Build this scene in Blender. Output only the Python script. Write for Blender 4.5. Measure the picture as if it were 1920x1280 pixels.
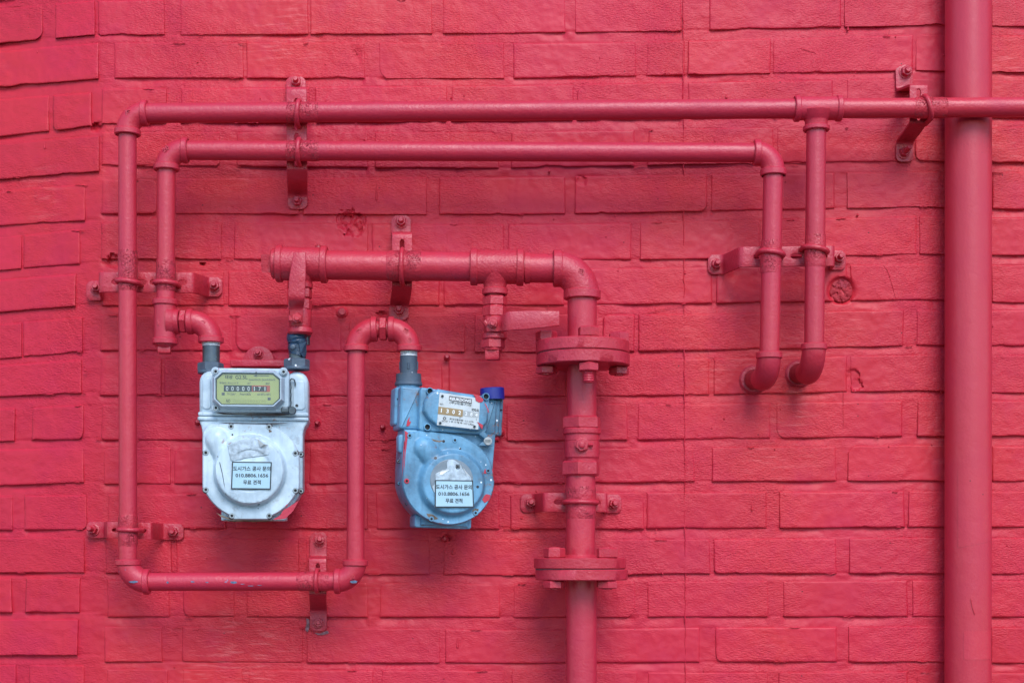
import bpy, bmesh, bisect, math, random
from mathutils import Vector, Matrix, noise

random.seed(7)
scene = bpy.context.scene
for _o in list(bpy.data.objects):
    bpy.data.objects.remove(_o)
col = scene.collection
R = math.radians

# ------------------------------------------------------------------ camera, sky, sun
S = 0.0008            # metres for one photo pixel on the wall plane
D = 2900.0            # camera distance from the wall, in the same units
CX, YH = 940.0, 1025.0   # where the camera's foot point and eye level fall on the wall
EYE = 1.5             # eye height in metres


def T(x, y, d):
    """wall units (x right, y down, d out of the wall) -> metres"""
    return Vector(((x - 960) * S, -d * S, EYE + (YH - y) * S))


def K(d):
    return (D - d) / D


def P(x, y, d):
    """measured in the photograph at depth d -> real place in metres"""
    k = K(d)
    return T(CX + (x - CX) * k, YH + (y - YH) * k, d)


cam_data = bpy.data.cameras.new('camera')
cam = bpy.data.objects.new('camera', cam_data)
col.objects.link(cam)
cam.location = T(CX, YH, D)
cam.rotation_euler = (R(90), 0, 0)
cam_data.sensor_width = 36
cam_data.lens = 36 * D / 1920
cam_data.shift_x = (960 - CX) / 1920
cam_data.shift_y = (YH - 640) / 1920
cam_data.clip_end = 200
scene.camera = cam

SUN_DIR = Vector((0.17, -0.70, 0.68)).normalized()
sun_el = math.asin(SUN_DIR.z)
world = bpy.data.worlds.new('World')
scene.world = world
world.use_nodes = True
wn = world.node_tree
wn.nodes.clear()
wo = wn.nodes.new('ShaderNodeOutputWorld')
wb = wn.nodes.new('ShaderNodeBackground')
ws = wn.nodes.new('ShaderNodeTexSky')
ws.sky_type = 'NISHITA'
ws.sun_disc = False
ws.sun_elevation = sun_el
ws.sun_rotation = math.atan2(SUN_DIR.x, SUN_DIR.y)
ws.air_density = 1.0
ws.dust_density = 0.0
ws.ozone_density = 3.0
wb.inputs['Strength'].default_value = 0.13
wn.links.new(ws.outputs[0], wb.inputs['Color'])
wn.links.new(wb.outputs[0], wo.inputs['Surface'])
sl = bpy.data.lights.new('sun', 'SUN')
sl.energy = 1.5
sl.angle = R(34)
sl.color = (1.0, 0.97, 0.94)
sun = bpy.data.objects.new('sun', sl)
col.objects.link(sun)
sun.location = (2, -4, 6)
sun.rotation_euler = SUN_DIR.to_track_quat('Z', 'Y').to_euler()

vs = scene.view_settings
vs.view_transform = 'Standard'
vs.look = 'None'
vs.gamma = 1
vs.exposure = 1.10
vs.use_curve_mapping = False
scene.cycles.max_bounces = 6
scene.cycles.diffuse_bounces = 3
scene.cycles.glossy_bounces = 2
scene.cycles.transparent_max_bounces = 6

# ------------------------------------------------------------------ materials


def new_mat(name):
    m = bpy.data.materials.new(name)
    m.use_nodes = True
    nt = m.node_tree
    b = nt.nodes['Principled BSDF']
    return m, nt, b


def nd(nt, kind, **kw):
    n = nt.nodes.new(kind)
    for k, v in kw.items():
        if k in n.inputs:
            n.inputs[k].default_value = v
        else:
            setattr(n, k, v)
    return n


def pos(nt, scale=(1, 1, 1), rot=(0, 0, 0)):
    g = nd(nt, 'ShaderNodeNewGeometry')
    mp = nd(nt, 'ShaderNodeMapping')
    mp.inputs['Scale'].default_value = scale
    mp.inputs['Rotation'].default_value = rot
    nt.links.new(g.outputs['Position'], mp.inputs['Vector'])
    return mp.outputs[0]


def noise_n(nt, vec, scale, detail=4, rough=0.55, dist=0.0):
    n = nd(nt, 'ShaderNodeTexNoise')
    n.inputs['Scale'].default_value = scale
    n.inputs['Detail'].default_value = detail
    n.inputs['Roughness'].default_value = rough
    n.inputs['Distortion'].default_value = dist
    nt.links.new(vec, n.inputs['Vector'])
    return n.outputs['Fac']


def ramp(nt, fac, lo, hi, a=0.0, b=1.0):
    n = nd(nt, 'ShaderNodeMapRange')
    n.inputs['From Min'].default_value = lo
    n.inputs['From Max'].default_value = hi
    n.inputs['To Min'].default_value = a
    n.inputs['To Max'].default_value = b
    nt.links.new(fac, n.inputs['Value'])
    return n.outputs['Result']


def math_n(nt, op, a, b):
    n = nd(nt, 'ShaderNodeMath', operation=op)
    for i, v in enumerate((a, b)):
        if isinstance(v, (int, float)):
            n.inputs[i].default_value = v
        else:
            nt.links.new(v, n.inputs[i])
    return n.outputs[0]


def mix_c(nt, fac, a, b):
    n = nd(nt, 'ShaderNodeMix', data_type='RGBA')
    if isinstance(fac, (int, float)):
        n.inputs[0].default_value = fac
    else:
        nt.links.new(fac, n.inputs[0])
    for i, v in ((6, a), (7, b)):
        if isinstance(v, tuple):
            n.inputs[i].default_value = (*v, 1)
        else:
            nt.links.new(v, n.inputs[i])
    return n.outputs[2]


def bump(nt, h, dist, strength=1.0, prev=None):
    n = nd(nt, 'ShaderNodeBump')
    n.inputs['Strength'].default_value = strength
    n.inputs['Distance'].default_value = dist
    nt.links.new(h, n.inputs['Height'])
    if prev is not None:
        nt.links.new(prev, n.inputs['Normal'])
    return n.outputs[0]


def specks(nt, vec, scale, size, keep, seed=0.0):
    """1 inside small dots, 0 outside; keep = share of the cells with a dot"""
    off = nd(nt, 'ShaderNodeVectorMath', operation='ADD')
    nt.links.new(vec, off.inputs[0])
    off.inputs[1].default_value = (seed, seed * 0.7, seed * 1.3)
    v = nd(nt, 'ShaderNodeTexVoronoi')
    v.inputs['Scale'].default_value = scale
    v.inputs['Randomness'].default_value = 1
    nt.links.new(off.outputs[0], v.inputs['Vector'])
    sep = nd(nt, 'ShaderNodeSeparateColor')
    nt.links.new(v.outputs['Color'], sep.inputs[0])
    k = math_n(nt, 'LESS_THAN', sep.outputs[0], keep)
    sz = math_n(nt, 'MULTIPLY', sep.outputs[1], size)
    d = math_n(nt, 'LESS_THAN', v.outputs['Distance'], sz)
    return math_n(nt, 'MULTIPLY', k, d)


def crack_h(nt, vec, scale, width, mask_scale, lo, hi):
    """height that drops along a net of cracks, only in some places"""
    v = nd(nt, 'ShaderNodeTexVoronoi', feature='DISTANCE_TO_EDGE')
    v.inputs['Scale'].default_value = scale
    nz = nd(nt, 'ShaderNodeTexNoise')
    nz.inputs['Scale'].default_value = scale * 1.3
    nz.inputs['Detail'].default_value = 3
    nt.links.new(vec, nz.inputs['Vector'])
    ad = nd(nt, 'ShaderNodeMix', data_type='VECTOR')
    ad.inputs[0].default_value = 0.06
    nt.links.new(vec, ad.inputs[4])
    nt.links.new(nz.outputs['Color'], ad.inputs[5])
    nt.links.new(ad.outputs[1], v.inputs['Vector'])
    e = ramp(nt, v.outputs['Distance'], 0, width, 1, 0)
    m = ramp(nt, noise_n(nt, vec, mask_scale, 2), lo, hi)
    return math_n(nt, 'MULTIPLY', e, m)


def red_paint(name, base, warm, cool, rough, stipple, metal=False, chips=False, cracked=False):
    m, nt, b = new_mat(name)
    base, warm, cool = ((q[0] * 0.78, q[1] * 0.66, q[2] * 0.78) for q in (base, warm, cool))
    v = pos(nt)
    big = noise_n(nt, v, 3.2, 2)
    mid = noise_n(nt, v, 17, 3, 0.65)
    c = mix_c(nt, ramp(nt, big, 0.42, 0.64, 0, 0.8), base, warm)
    c = mix_c(nt, ramp(nt, mid, 0.48, 0.75, 0, 0.6), c, cool)
    # each piece took the paint a little differently
    oi = nd(nt, 'ShaderNodeObjectInfo')
    c = mix_c(nt, ramp(nt, oi.outputs['Random'], 0, 1, 0.0, 0.26), c, tuple(x * 0.66 for x in base))
    # pin holes in the paint
    pin = specks(nt, v, 60, 0.07, 0.16)
    c = mix_c(nt, math_n(nt, 'MULTIPLY', pin, 0.8), c, (0.05, 0.008, 0.012))
    if not metal:
        # scuffed chalky patches
        mp = nd(nt, 'ShaderNodeMapping')
        mp.inputs['Scale'].default_value = (22, 22, 190)
        mp.inputs['Rotation'].default_value = (0, R(24), 0)
        nt.links.new(v, mp.inputs['Vector'])
        sc = noise_n(nt, mp.outputs[0], 1.0, 2, 0.7)
        sm = ramp(nt, big, 0.56, 0.66)
        scf = math_n(nt, 'MULTIPLY', ramp(nt, sc, 0.52, 0.72), sm)
        c = mix_c(nt, math_n(nt, 'MULTIPLY', scf, 0.5), c, (0.74, 0.17, 0.17))
    if chips:
        chip = math_n(nt, 'MULTIPLY', ramp(nt, noise_n(nt, v, 85, 3, 0.65), 0.66, 0.68),
                      ramp(nt, noise_n(nt, v, 9, 1), 0.56, 0.60))
        c = mix_c(nt, chip, c, (0.16, 0.22, 0.34))
    nt.links.new(c, b.inputs['Base Color'])
    rr = ramp(nt, mid, 0.3, 0.7, rough - 0.06, rough + 0.09)
    nt.links.new(rr, b.inputs['Roughness'])
    b.inputs['Specular IOR Level'].default_value = 0.5 if metal else 0.25
    # relief: rolled-on stipple that comes and goes, lumps; cracks only where asked for
    st = noise_n(nt, v, 300, 2, 0.6)
    if not metal:
        sa = nd(nt, 'ShaderNodeMapping')
        sa.inputs['Scale'].default_value = (1.0, 1.0, 2.4)
        sa.inputs['Rotation'].default_value = (0, R(22), 0)
        nt.links.new(v, sa.inputs['Vector'])
        st = math_n(nt, 'MULTIPLY', noise_n(nt, sa.outputs[0], 210, 2, 0.6), ramp(nt, noise_n(nt, v, 7, 2), 0.38, 0.66, 0.12, 1.5))
    h = math_n(nt, 'ADD', st, math_n(nt, 'MULTIPLY', noise_n(nt, v, 55, 1, 0.5), 1.6))
    if cracked:
        h = math_n(nt, 'SUBTRACT', h, math_n(nt, 'MULTIPLY', crack_h(nt, v, 85, 0.05, 30.0, 0.45, 0.6), 2.2))
    n1 = bump(nt, h, 0.0014 * stipple, 1.0)
    nt.links.new(n1, b.inputs['Normal'])
    return m


def enamel(name, base, rough, dirt, speck_cols, rust=0.4, bumpy=0.3):
    m, nt, b = new_mat(name)
    v = pos(nt)
    n = noise_n(nt, v, 11, 5, 0.65)
    c = mix_c(nt, ramp(nt, n, 0.40, 0.64, 0, 0.95), base, dirt)
    st = nd(nt, 'ShaderNodeMapping')
    st.inputs['Scale'].default_value = (110, 110, 12)
    nt.links.new(v, st.inputs['Vector'])
    streak = noise_n(nt, st.outputs[0], 1, 3, 0.6)
    c = mix_c(nt, ramp(nt, streak, 0.50, 0.74, 0, 0.55), c, dirt)
    gr = noise_n(nt, v, 40, 5, 0.78)
    c = mix_c(nt, ramp(nt, gr, 0.56, 0.74, 0, rust), c, (0.085, 0.07, 0.06))
    rs = math_n(nt, 'MULTIPLY', ramp(nt, noise_n(nt, v, 150, 3, 0.7), 0.56, 0.64),
                ramp(nt, noise_n(nt, v, 22, 1), 0.60, 0.68))
    c = mix_c(nt, math_n(nt, 'MULTIPLY', rs, 0.75), c, (0.22, 0.085, 0.03))
    for i, (cc, sc, sz, kp) in enumerate(speck_cols):
        c = mix_c(nt, specks(nt, v, sc, sz, kp, 2.0 + i * 4.7), c, cc)
    nt.links.new(c, b.inputs['Base Color'])
    nt.links.new(ramp(nt, gr, 0.35, 0.7, rough, rough + 0.25), b.inputs['Roughness'])
    hh = math_n(nt, 'ADD', noise_n(nt, v, 60, 2), math_n(nt, 'MULTIPLY', noise_n(nt, v, 260, 2), 0.5))
    nt.links.new(bump(nt, hh, 0.0012 * bumpy, 0.9), b.inputs['Normal'])
    return m


def plain(name, base, rough=0.5, metallic=0.0, var=0.25, scale=60, bmp=0.0004):
    m, nt, b = new_mat(name)
    v = pos(nt)
    n = noise_n(nt, v, scale, 4, 0.6)
    c = mix_c(nt, ramp(nt, n, 0.3, 0.75), tuple(min(1, x * (1 + var)) for x in base), tuple(x * (1 - var) for x in base))
    nt.links.new(c, b.inputs['Base Color'])
    nt.links.new(ramp(nt, n, 0.3, 0.7, rough - 0.05, rough + 0.1), b.inputs['Roughness'])
    b.inputs['Metallic'].default_value = metallic
    nt.links.new(bump(nt, noise_n(nt, v, scale * 3, 3), bmp, 0.8), b.inputs['Normal'])
    return m


WALL = red_paint('wall_paint', (0.70, 0.031, 0.060), (0.72, 0.040, 0.042), (0.62, 0.024, 0.074), 0.43, 1.0)
PIPE = red_paint('pipe_paint', (0.64, 0.034, 0.068), (0.65, 0.038, 0.054), (0.60, 0.031, 0.080), 0.40, 0.34, True)
CHIPPED = red_paint('chipped_pipe_paint', (0.64, 0.034, 0.068), (0.65, 0.038, 0.054), (0.60, 0.031, 0.080), 0.40, 0.34, True, True)
CAST = red_paint('cast_iron_paint', (0.62, 0.033, 0.062), (0.63, 0.037, 0.050), (0.56, 0.030, 0.070), 0.38, 0.60, True)
WRAP = red_paint('cracked_tape_paint', (0.62, 0.033, 0.062), (0.63, 0.037, 0.050), (0.56, 0.030, 0.070), 0.42, 0.85, True, False, True)
DOWN = red_paint('downpipe_paint', (0.69, 0.038, 0.070), (0.68, 0.040, 0.060), (0.64, 0.035, 0.080), 0.40, 0.20, True)
OLDRED = red_paint('old_dark_red_paint', (0.42, 0.022, 0.032), (0.40, 0.025, 0.03), (0.36, 0.02, 0.04), 0.42, 0.6, True)
WHITE_E = enamel('white_enamel', (0.54, 0.65, 0.72), 0.26, (0.29, 0.38, 0.45),
                 [((0.015, 0.015, 0.02), 80, 0.20, 0.26), ((0.45, 0.03, 0.06), 70, 0.18, 0.06)], 0.6, 0.25)
BLUE_E = enamel('blue_enamel', (0.15, 0.36, 0.54), 0.30, (0.060, 0.145, 0.23),
                [((0.01, 0.012, 0.02), 80, 0.20, 0.3), ((0.70, 0.78, 0.84), 130, 0.2, 0.3), ((0.5, 0.03, 0.05), 70, 0.2, 0.09)], 0.55, 0.5)
GREY_NUT = enamel('grey_blue_nut', (0.075, 0.11, 0.155), 0.42, (0.045, 0.07, 0.10),
                  [((0.65, 0.68, 0.72), 90, 0.25, 0.16), ((0.5, 0.05, 0.08), 60, 0.25, 0.08)], 0.2, 0.5)
STEEL = plain('dark_steel', (0.075, 0.092, 0.105), 0.3, 0.55)
ZINC = plain('zinc_screw', (0.30, 0.34, 0.36), 0.35, 0.5)
TAPE = plain('blue_black_tape', (0.010, 0.030, 0.062), 0.3, 0.0, 0.4, 40, 0.002)
BLACK = plain('black_hole', (0.008, 0.008, 0.01), 0.7)
CAPBLUE = plain('blue_plastic', (0.008, 0.014, 0.20), 0.32, 0.0, 0.1, 30, 0.0001)
YELLOW = plain('yellow_dial', (0.50, 0.52, 0.175), 0.45, 0.0, 0.08, 20, 0.0)
PRINT = plain('black_print', (0.012, 0.014, 0.02), 0.5, 0, 0.1, 30, 0)
FAINT = plain('faint_stamped_print', (0.42, 0.44, 0.15), 0.5, 0, 0.1, 30, 0)
GREYPRINT = plain('grey_print', (0.10, 0.10, 0.10), 0.5, 0, 0.1, 30, 0)
REDPRINT = plain('red_print', (0.55, 0.07, 0.04), 0.5, 0, 0.1, 30, 0)
WHITEPRINT = plain('white_print', (0.78, 0.80, 0.80), 0.5, 0, 0.1, 30, 0)
ALU = plain('aluminium_plate', (0.50, 0.53, 0.54), 0.38, 0.15, 0.12, 90, 0.0002)
BROWN = plain('brown_window', (0.29, 0.20, 0.095), 0.4, 0, 0.2, 90, 0)
GREYWIN = plain('grey_window', (0.36, 0.38, 0.38), 0.4, 0, 0.2, 90, 0)
STICK = plain('pale_blue_sticker', (0.36, 0.54, 0.64), 0.33, 0, 0.06, 25, 0.0003)
TORN = plain('torn_paper', (0.36, 0.43, 0.48), 0.6, 0, 0.4, 130, 0.0005)
GREYDISC = plain('grey_disc', (0.17, 0.21, 0.245), 0.4, 0.0, 0.25, 40, 0.0003)
RUBBLE = red_paint('rough_filler', (0.52, 0.035, 0.045), (0.40, 0.03, 0.04), (0.14, 0.12, 0.17), 0.6, 2.0)
RUSTY = plain('rust_stain', (0.16, 0.11, 0.075), 0.7, 0, 0.5, 160, 0.001)
CHIP = plain('bare_blue_grey', (0.10, 0.15, 0.24), 0.5, 0.2, 0.5, 300, 0.0005)
SMEAR = plain('grey_red_smear', (0.20, 0.085, 0.10), 0.8, 0, 0.6, 160, 0.001)
DIRT_AND_SHADE = plain('grey_dirt_and_shade', (0.07, 0.055, 0.06), 0.8, 0, 0.4, 120, 0.001)  # also colours the shade painted into the white meter's joints
ASPHALT = plain('asphalt', (0.05, 0.05, 0.052), 0.85, 0, 0.3, 80, 0.002)
TAR = plain('grey_white_thread', (0.55, 0.58, 0.6), 0.4, 0.3, 0.3, 300, 0.001)


def glass_mat():
    m = bpy.data.materials.new('dial_glass')
    m.use_nodes = True
    nt = m.node_tree
    nt.nodes.clear()
    o = nd(nt, 'ShaderNodeOutputMaterial')
    t = nd(nt, 'ShaderNodeBsdfTransparent')
    t.inputs[0].default_value = (0.97, 0.985, 0.97, 1)
    g = nd(nt, 'ShaderNodeBsdfGlossy')
    g.inputs['Roughness'].default_value = 0.06
    f = nd(nt, 'ShaderNodeFresnel')
    f.inputs[0].default_value = 1.45
    mx = nd(nt, 'ShaderNodeMixShader')
    nt.links.new(f.outputs[0], mx.inputs[0])
    nt.links.new(t.outputs[0], mx.inputs[1])
    nt.links.new(g.outputs[0], mx.inputs[2])
    nt.links.new(mx.outputs[0], o.inputs[0])
    return m


GLASS = glass_mat()

# ------------------------------------------------------------------ object helpers


def thing(name, label, cat, loc=None, group=None):
    o = bpy.data.objects.new(name, None)
    o.empty_display_size = 0.02
    col.objects.link(o)
    if loc is not None:
        o.location = loc
    o['label'] = label
    o['category'] = cat
    if group:
        o['group'] = group
    return o


def root_loc(o):
    v = Vector((0, 0, 0))
    while o is not None:
        v += o.location
        o = o.parent
    return v


def perp(a):
    a = a.normalized()
    h = Vector((0, 0, 1)) if abs(a.z) < 0.9 else Vector((1, 0, 0))
    u = a.cross(h).normalized()
    return u, a.cross(u).normalized()


class MB:
    """collects faces in world metres; build() makes one mesh object"""

    def __init__(self):
        self.v, self.f = [], []

    def add(self, vs, fs):
        n = len(self.v)
        self.v += [Vector(x) for x in vs]
        self.f += [tuple(i + n for i in f) for f in fs]
        return self

    def rings(self, rings, closed=True, cap0=True, cap1=True):
        n = len(rings[0])
        vs = [p for r in rings for p in r]
        fs = []
        for i in range(len(rings) - 1):
            for j in range(n if closed else n - 1):
                k = (j + 1) % n
                fs.append((i * n + j, i * n + k, (i + 1) * n + k, (i + 1) * n + j))
        if cap0:
            fs.append(tuple(range(n - 1, -1, -1)))
        if cap1:
            m = (len(rings) - 1) * n
            fs.append(tuple(range(m, m + n)))
        return self.add(vs, fs)

    def revolve(self, p, axis, prof, segs=32, phase=0.0, ref=None):
        """prof = [(distance along axis, radius)] in wall units"""
        a = axis.normalized()
        if ref is None:
            u, w = perp(a)
        else:
            u = (ref - a * ref.dot(a)).normalized()
            w = a.cross(u)
        rs = []
        for t, r in prof:
            c = p + a * (t * S)
            r = max(r, 0.05) * S
            rs.append([c + u * (r * math.cos(phase + 2 * math.pi * i / segs)) + w * (r * math.sin(phase + 2 * math.pi * i / segs)) for i in range(segs)])
        return self.rings(rs)

    def sweep(self, pts, radii, segs=24, wob=0.0):
        if not isinstance(radii, (list, tuple)):
            radii = [radii] * len(pts)
        t0 = (pts[1] - pts[0]).normalized()
        u, w = perp(t0)
        rs = []
        for i, p in enumerate(pts):
            if i == 0:
                t = t0
            elif i == len(pts) - 1:
                t = (pts[i] - pts[i - 1]).normalized()
            else:
                t = ((pts[i] - pts[i - 1]).normalized() + (pts[i + 1] - pts[i]).normalized()).normalized()
            u = (u - t * u.dot(t)).normalized()
            w = t.cross(u)
            ring = []
            for j in range(segs):
                an = 2 * math.pi * j / segs
                r = radii[i] * S
                if wob:
                    q = p * 60 + u * math.cos(an) + w * math.sin(an)
                    r *= 1 + wob * noise.noise(q * 1.5)
                ring.append(p + u * (r * math.cos(an)) + w * (r * math.sin(an)))
            rs.append(ring)
        return self.rings(rs)

    def build(self, name, mat, parent=None, label=None, smooth=35, kind=None):
        off = root_loc(parent) if parent is not None else Vector((0, 0, 0))
        me = bpy.data.meshes.new(name)
        me.from_pydata([tuple(p - off) for p in self.v], [], self.f)
        bm = bmesh.new()
        bm.from_mesh(me)
        bmesh.ops.recalc_face_normals(bm, faces=bm.faces)
        bm.to_mesh(me)
        bm.free()
        if smooth:
            me.polygons.foreach_set('use_smooth', [True] * len(me.polygons))
            me.set_sharp_from_angle(angle=R(smooth))
        me.materials.append(mat)
        o = bpy.data.objects.new(name, me)
        col.objects.link(o)
        if parent is not None:
            o.parent = parent
        if label:
            o['label'] = label
        if kind:
            o['kind'] = kind
        return o


def straight(mb, a, b, r, segs=36):
    """slightly uneven painted pipe between two points"""
    n = max(2, int((b - a).length / S / 22))
    pts = [a.lerp(b, i / n) for i in range(n + 1)]
    return mb.sweep(pts, r, segs, wob=0.008)


def rim_prof(r0, r1, L):
    return [(0, r0), (0, r1 - 1.6), (1.6, r1), (L - 1.6, r1), (L, r1 - 1.6), (L, r0)]


def elbow(name, A, C, B, rb, rr, rl, mat, parent, rf=0.92, label=None, rimb=True):
    """bend from A round the corner C to B with a rim at both ends (radii in wall units)"""
    mb = MB()
    u = (A - C).normalized()
    v = (B - C).normalized()
    la, lb = (A - C).length, (B - C).length
    Rr = min(la, lb) * rf
    cosang = max(-1, min(1, u.dot(v)))
    half = math.acos(cosang) / 2
    rad = Rr * math.tan(half)
    cen = C + (u + v).normalized() * (Rr / math.cos(half))
    pts = [A]
    p0 = C + u * Rr
    p1 = C + v * Rr
    a0, a1 = p0 - cen, p1 - cen
    tot = a0.angle(a1)
    axis = a0.cross(a1).normalized()
    if (A - p0).length > 1e-5:
        pass
    else:
        pts = []
    for i in range(17):
        q = Matrix.Rotation(tot * i / 16, 3, axis) @ a0
        pts.append(cen + q)
    if (B - p1).length > 1e-5:
        pts.append(B)
    mb.sweep(pts, rb, 32, wob=0.012)
    for E, dirv in ((A, -u), (B, -v)) if rimb else ((A, -u),):
        mb.revolve(E, dirv, rim_prof(rb * 0.6, rr, rl), 36)
    return mb.build(name, mat, parent, label, smooth=40)


def tee(name, a, b, br, rb, rbr, rr, rbr_rim, rl, mat, parent):
    """straight run a-b with a branch ending at br"""
    mb = MB()
    mb.sweep([a.lerp(b, i / 8) for i in range(9)], rb, 36, wob=0.012)
    ax = (b - a).normalized()
    foot = a + ax * (br - a).dot(ax)
    L = (br - foot).length / S
    dirv = (br - foot).normalized()
    prof = [(rb * 0.3, rbr * 1.45), (rb * 0.84, rbr * 1.22), (rb * 0.98, rbr * 1.09), (rb * 1.12, rbr * 1.02), (L, rbr)]
    prof = [q for q in prof if q[0] < L] + [(L, rbr)]
    mb.revolve(foot, dirv, prof[:-1] if prof[-2][0] == L else prof, 32)
    mb.revolve(a, ax, rim_prof(rb * 0.6, rr, rl), 36)
    mb.revolve(b, -ax, rim_prof(rb * 0.6, rr, rl), 36)
    mb.revolve(br, -dirv, rim_prof(rbr * 0.6, rbr_rim, rl * 0.9), 36)
    return mb.build(name, mat, parent, smooth=40)


def hexnut(mb, p, axis, r, L, phase=0.0, ref=None):
    return mb.revolve(p, axis, [(0, r * 0.90), (L * 0.12, r), (L * 0.88, r), (L, r * 0.90)], 6, phase, ref)


OUT = Vector((0, -1, 0))
XA = Vector((1, 0, 0))
ZA = Vector((0, 0, 1))


def bolt(parent, px, py, d, r=11, stud=16, tilt=(0, 0), mat=None, phase=None):
    """washer, hexagon nut and stud end, standing out from the strap"""
    mb = MB()
    p = P(px, py, d)
    ax = (OUT + XA * tilt[0] + ZA * tilt[1]).normalized()
    ph = random.uniform(0, 1) if phase is None else phase
    mb.revolve(p, ax, [(-1, r * 1.25), (1.4, r * 1.25), (2.0, r * 1.15)], 24)
    hexnut(mb, p + ax * (1.8 * S), ax, r, 10, ph)
    prof = [(8, r * 0.5)]
    t = 11.0
    while t < stud:
        prof += [(t, r * 0.52), (t + 1.0, r * 0.56)]
        t += 2.2
    prof += [(stud + 2, r * 0.52), (stud + 4, r * 0.42)]
    mb.revolve(p, ax, prof, 16)
    return mb.build('bolt', mat or CAST, parent)


def fillet(path, rad=9, n=4):
    """round the corners of a 3D polyline except where flagged; returns points and index map"""
    out, idx = [], []
    for i, (p, sharp) in enumerate(path):
        if i in (0, len(path) - 1) or sharp:
            idx.append(len(out))
            out.append(p)
            continue
        a, b = path[i - 1][0], path[i + 1][0]
        ra = min(rad * S, (a - p).length * 0.45)
        rb = min(rad * S, (b - p).length * 0.45)
        q0 = p + (a - p).normalized() * ra
        q1 = p + (b - p).normalized() * rb
        idx.append(len(out))
        for k in range(n + 1):
            t = k / n
            out.append(q0.lerp(p, t).lerp(p.lerp(q1, t), t))
    return out, idx


def strap(parent, pts, wdir, width, slots=(), slot_w=9, name='strap', mat=None, thick=4.5, ends=True, rad=9):
    """bent flat bar: pts = [(px,py,d)] ; slots = pairs of depth-85 spans given as fraction on a segment
    [(segment index, t0, t1)]"""
    base = [P(*p) for p in pts]
    path = []
    marks = {}
    for i, p in enumerate(base):
        path.append((p, False))
        if i < len(base) - 1:
            for (si, t0, t1) in slots:
                if si == i:
                    q = base[i + 1]
                    e = 4 * S / (q - p).length
                    for tt in (t0, t0 + e, t1 - e, t1):
                        marks[len(path)] = tt
                        path.append((p.lerp(q, tt), True))
    out, idx = fillet(path, rad)
    mk = sorted(marks)
    slot_rows = []
    for g in range(0, len(mk), 4):
        slot_rows.append(tuple(idx[mk[g + j]] for j in range(4)))
    # rounded ends
    if ends:
        def cap(p, q):
            d = (p - q).normalized()
            return [p + d * (x * width * 0.22 * S) for x in (0.95, 0.55)]
        c0 = cap(out[0], out[1])
        c1 = cap(out[-1], out[-2])
        widths = [0.55, 0.82] + [1.0] * len(out) + [0.82, 0.55]
        out = c0 + out + c1[::-1]
        slot_rows = [tuple(i + 2 for i in r) for r in slot_rows]
    else:
        widths = [1.0] * len(out)
    verts, faces = [], []
    wd = wdir.normalized()
    for i, p in enumerate(out):
        hw = width / 2 * widths[i] * S
        sw = slot_w / 2 * S
        for r in slot_rows:
            if i in (r[0], r[3]):
                sw = slot_w / 2 * S * 0.45
        for c in (-hw, -sw, sw, hw):
            verts.append(p + wd * c)
    for i in range(len(out) - 1):
        for c in range(3):
            if c == 1 and any(r[0] <= i < r[3] for r in slot_rows):
                continue
            faces.append((i * 4 + c, i * 4 + c + 1, (i + 1) * 4 + c + 1, (i + 1) * 4 + c))
    mb = MB().add(verts, faces)
    o = mb.build(name, mat or CAST, parent, smooth=30)
    md = o.modifiers.new('thickness', 'SOLIDIFY')
    md.thickness = thick * S
    md.offset = 0
    bv = o.modifiers.new('edge', 'BEVEL')
    bv.width = 0.9 * S
    bv.segments = 2
    bv.angle_limit = R(50)
    return o


def ubolt(parent, px, py, d, axis, r, plate_d, rod=4.2, skew=0.0, tip=8):
    """rod bent round the front of a pipe, both legs into the strap"""
    c = P(px, py, d)
    a = axis.normalized()
    side = OUT.cross(a).normalized()
    rr = (r + rod * 0.75) * K(d) * S
    back = (d - plate_d + tip) * S
    pts = []
    pts.append(c + side * rr - OUT * back)
    pts.append(c + side * rr - OUT * back * 0.4)
    for i in range(15):
        an = math.pi * i / 14
        pts.append(c + side * (rr * math.cos(an)) + OUT * (rr * math.sin(an)) + a * (skew * S * math.cos(an)))
    pts.append(c - side * rr - OUT * back * 0.4)
    pts.append(c - side * rr - OUT * back)
    pts[0] += a * skew * S
    pts[1] += a * skew * S
    pts[-1] -= a * skew * S
    pts[-2] -= a * skew * S
    return MB().sweep(pts, rod, 12).build('u_bolt', CAST, parent)


def sleeve(parent, p0, p1, r, name='tape_wrap'):
    """wrinkled band of tape under the u-bolt"""
    mb = MB()
    n = 10
    pts = [p0.lerp(p1, i / n) for i in range(n + 1)]
    mb.sweep(pts, [r - 0.6] + [r + 0.4 + random.uniform(-0.25, 0.35) for _ in range(n - 1)] + [r - 0.6], 36, wob=0.025)
    return mb.build(name, WRAP, parent)


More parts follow.
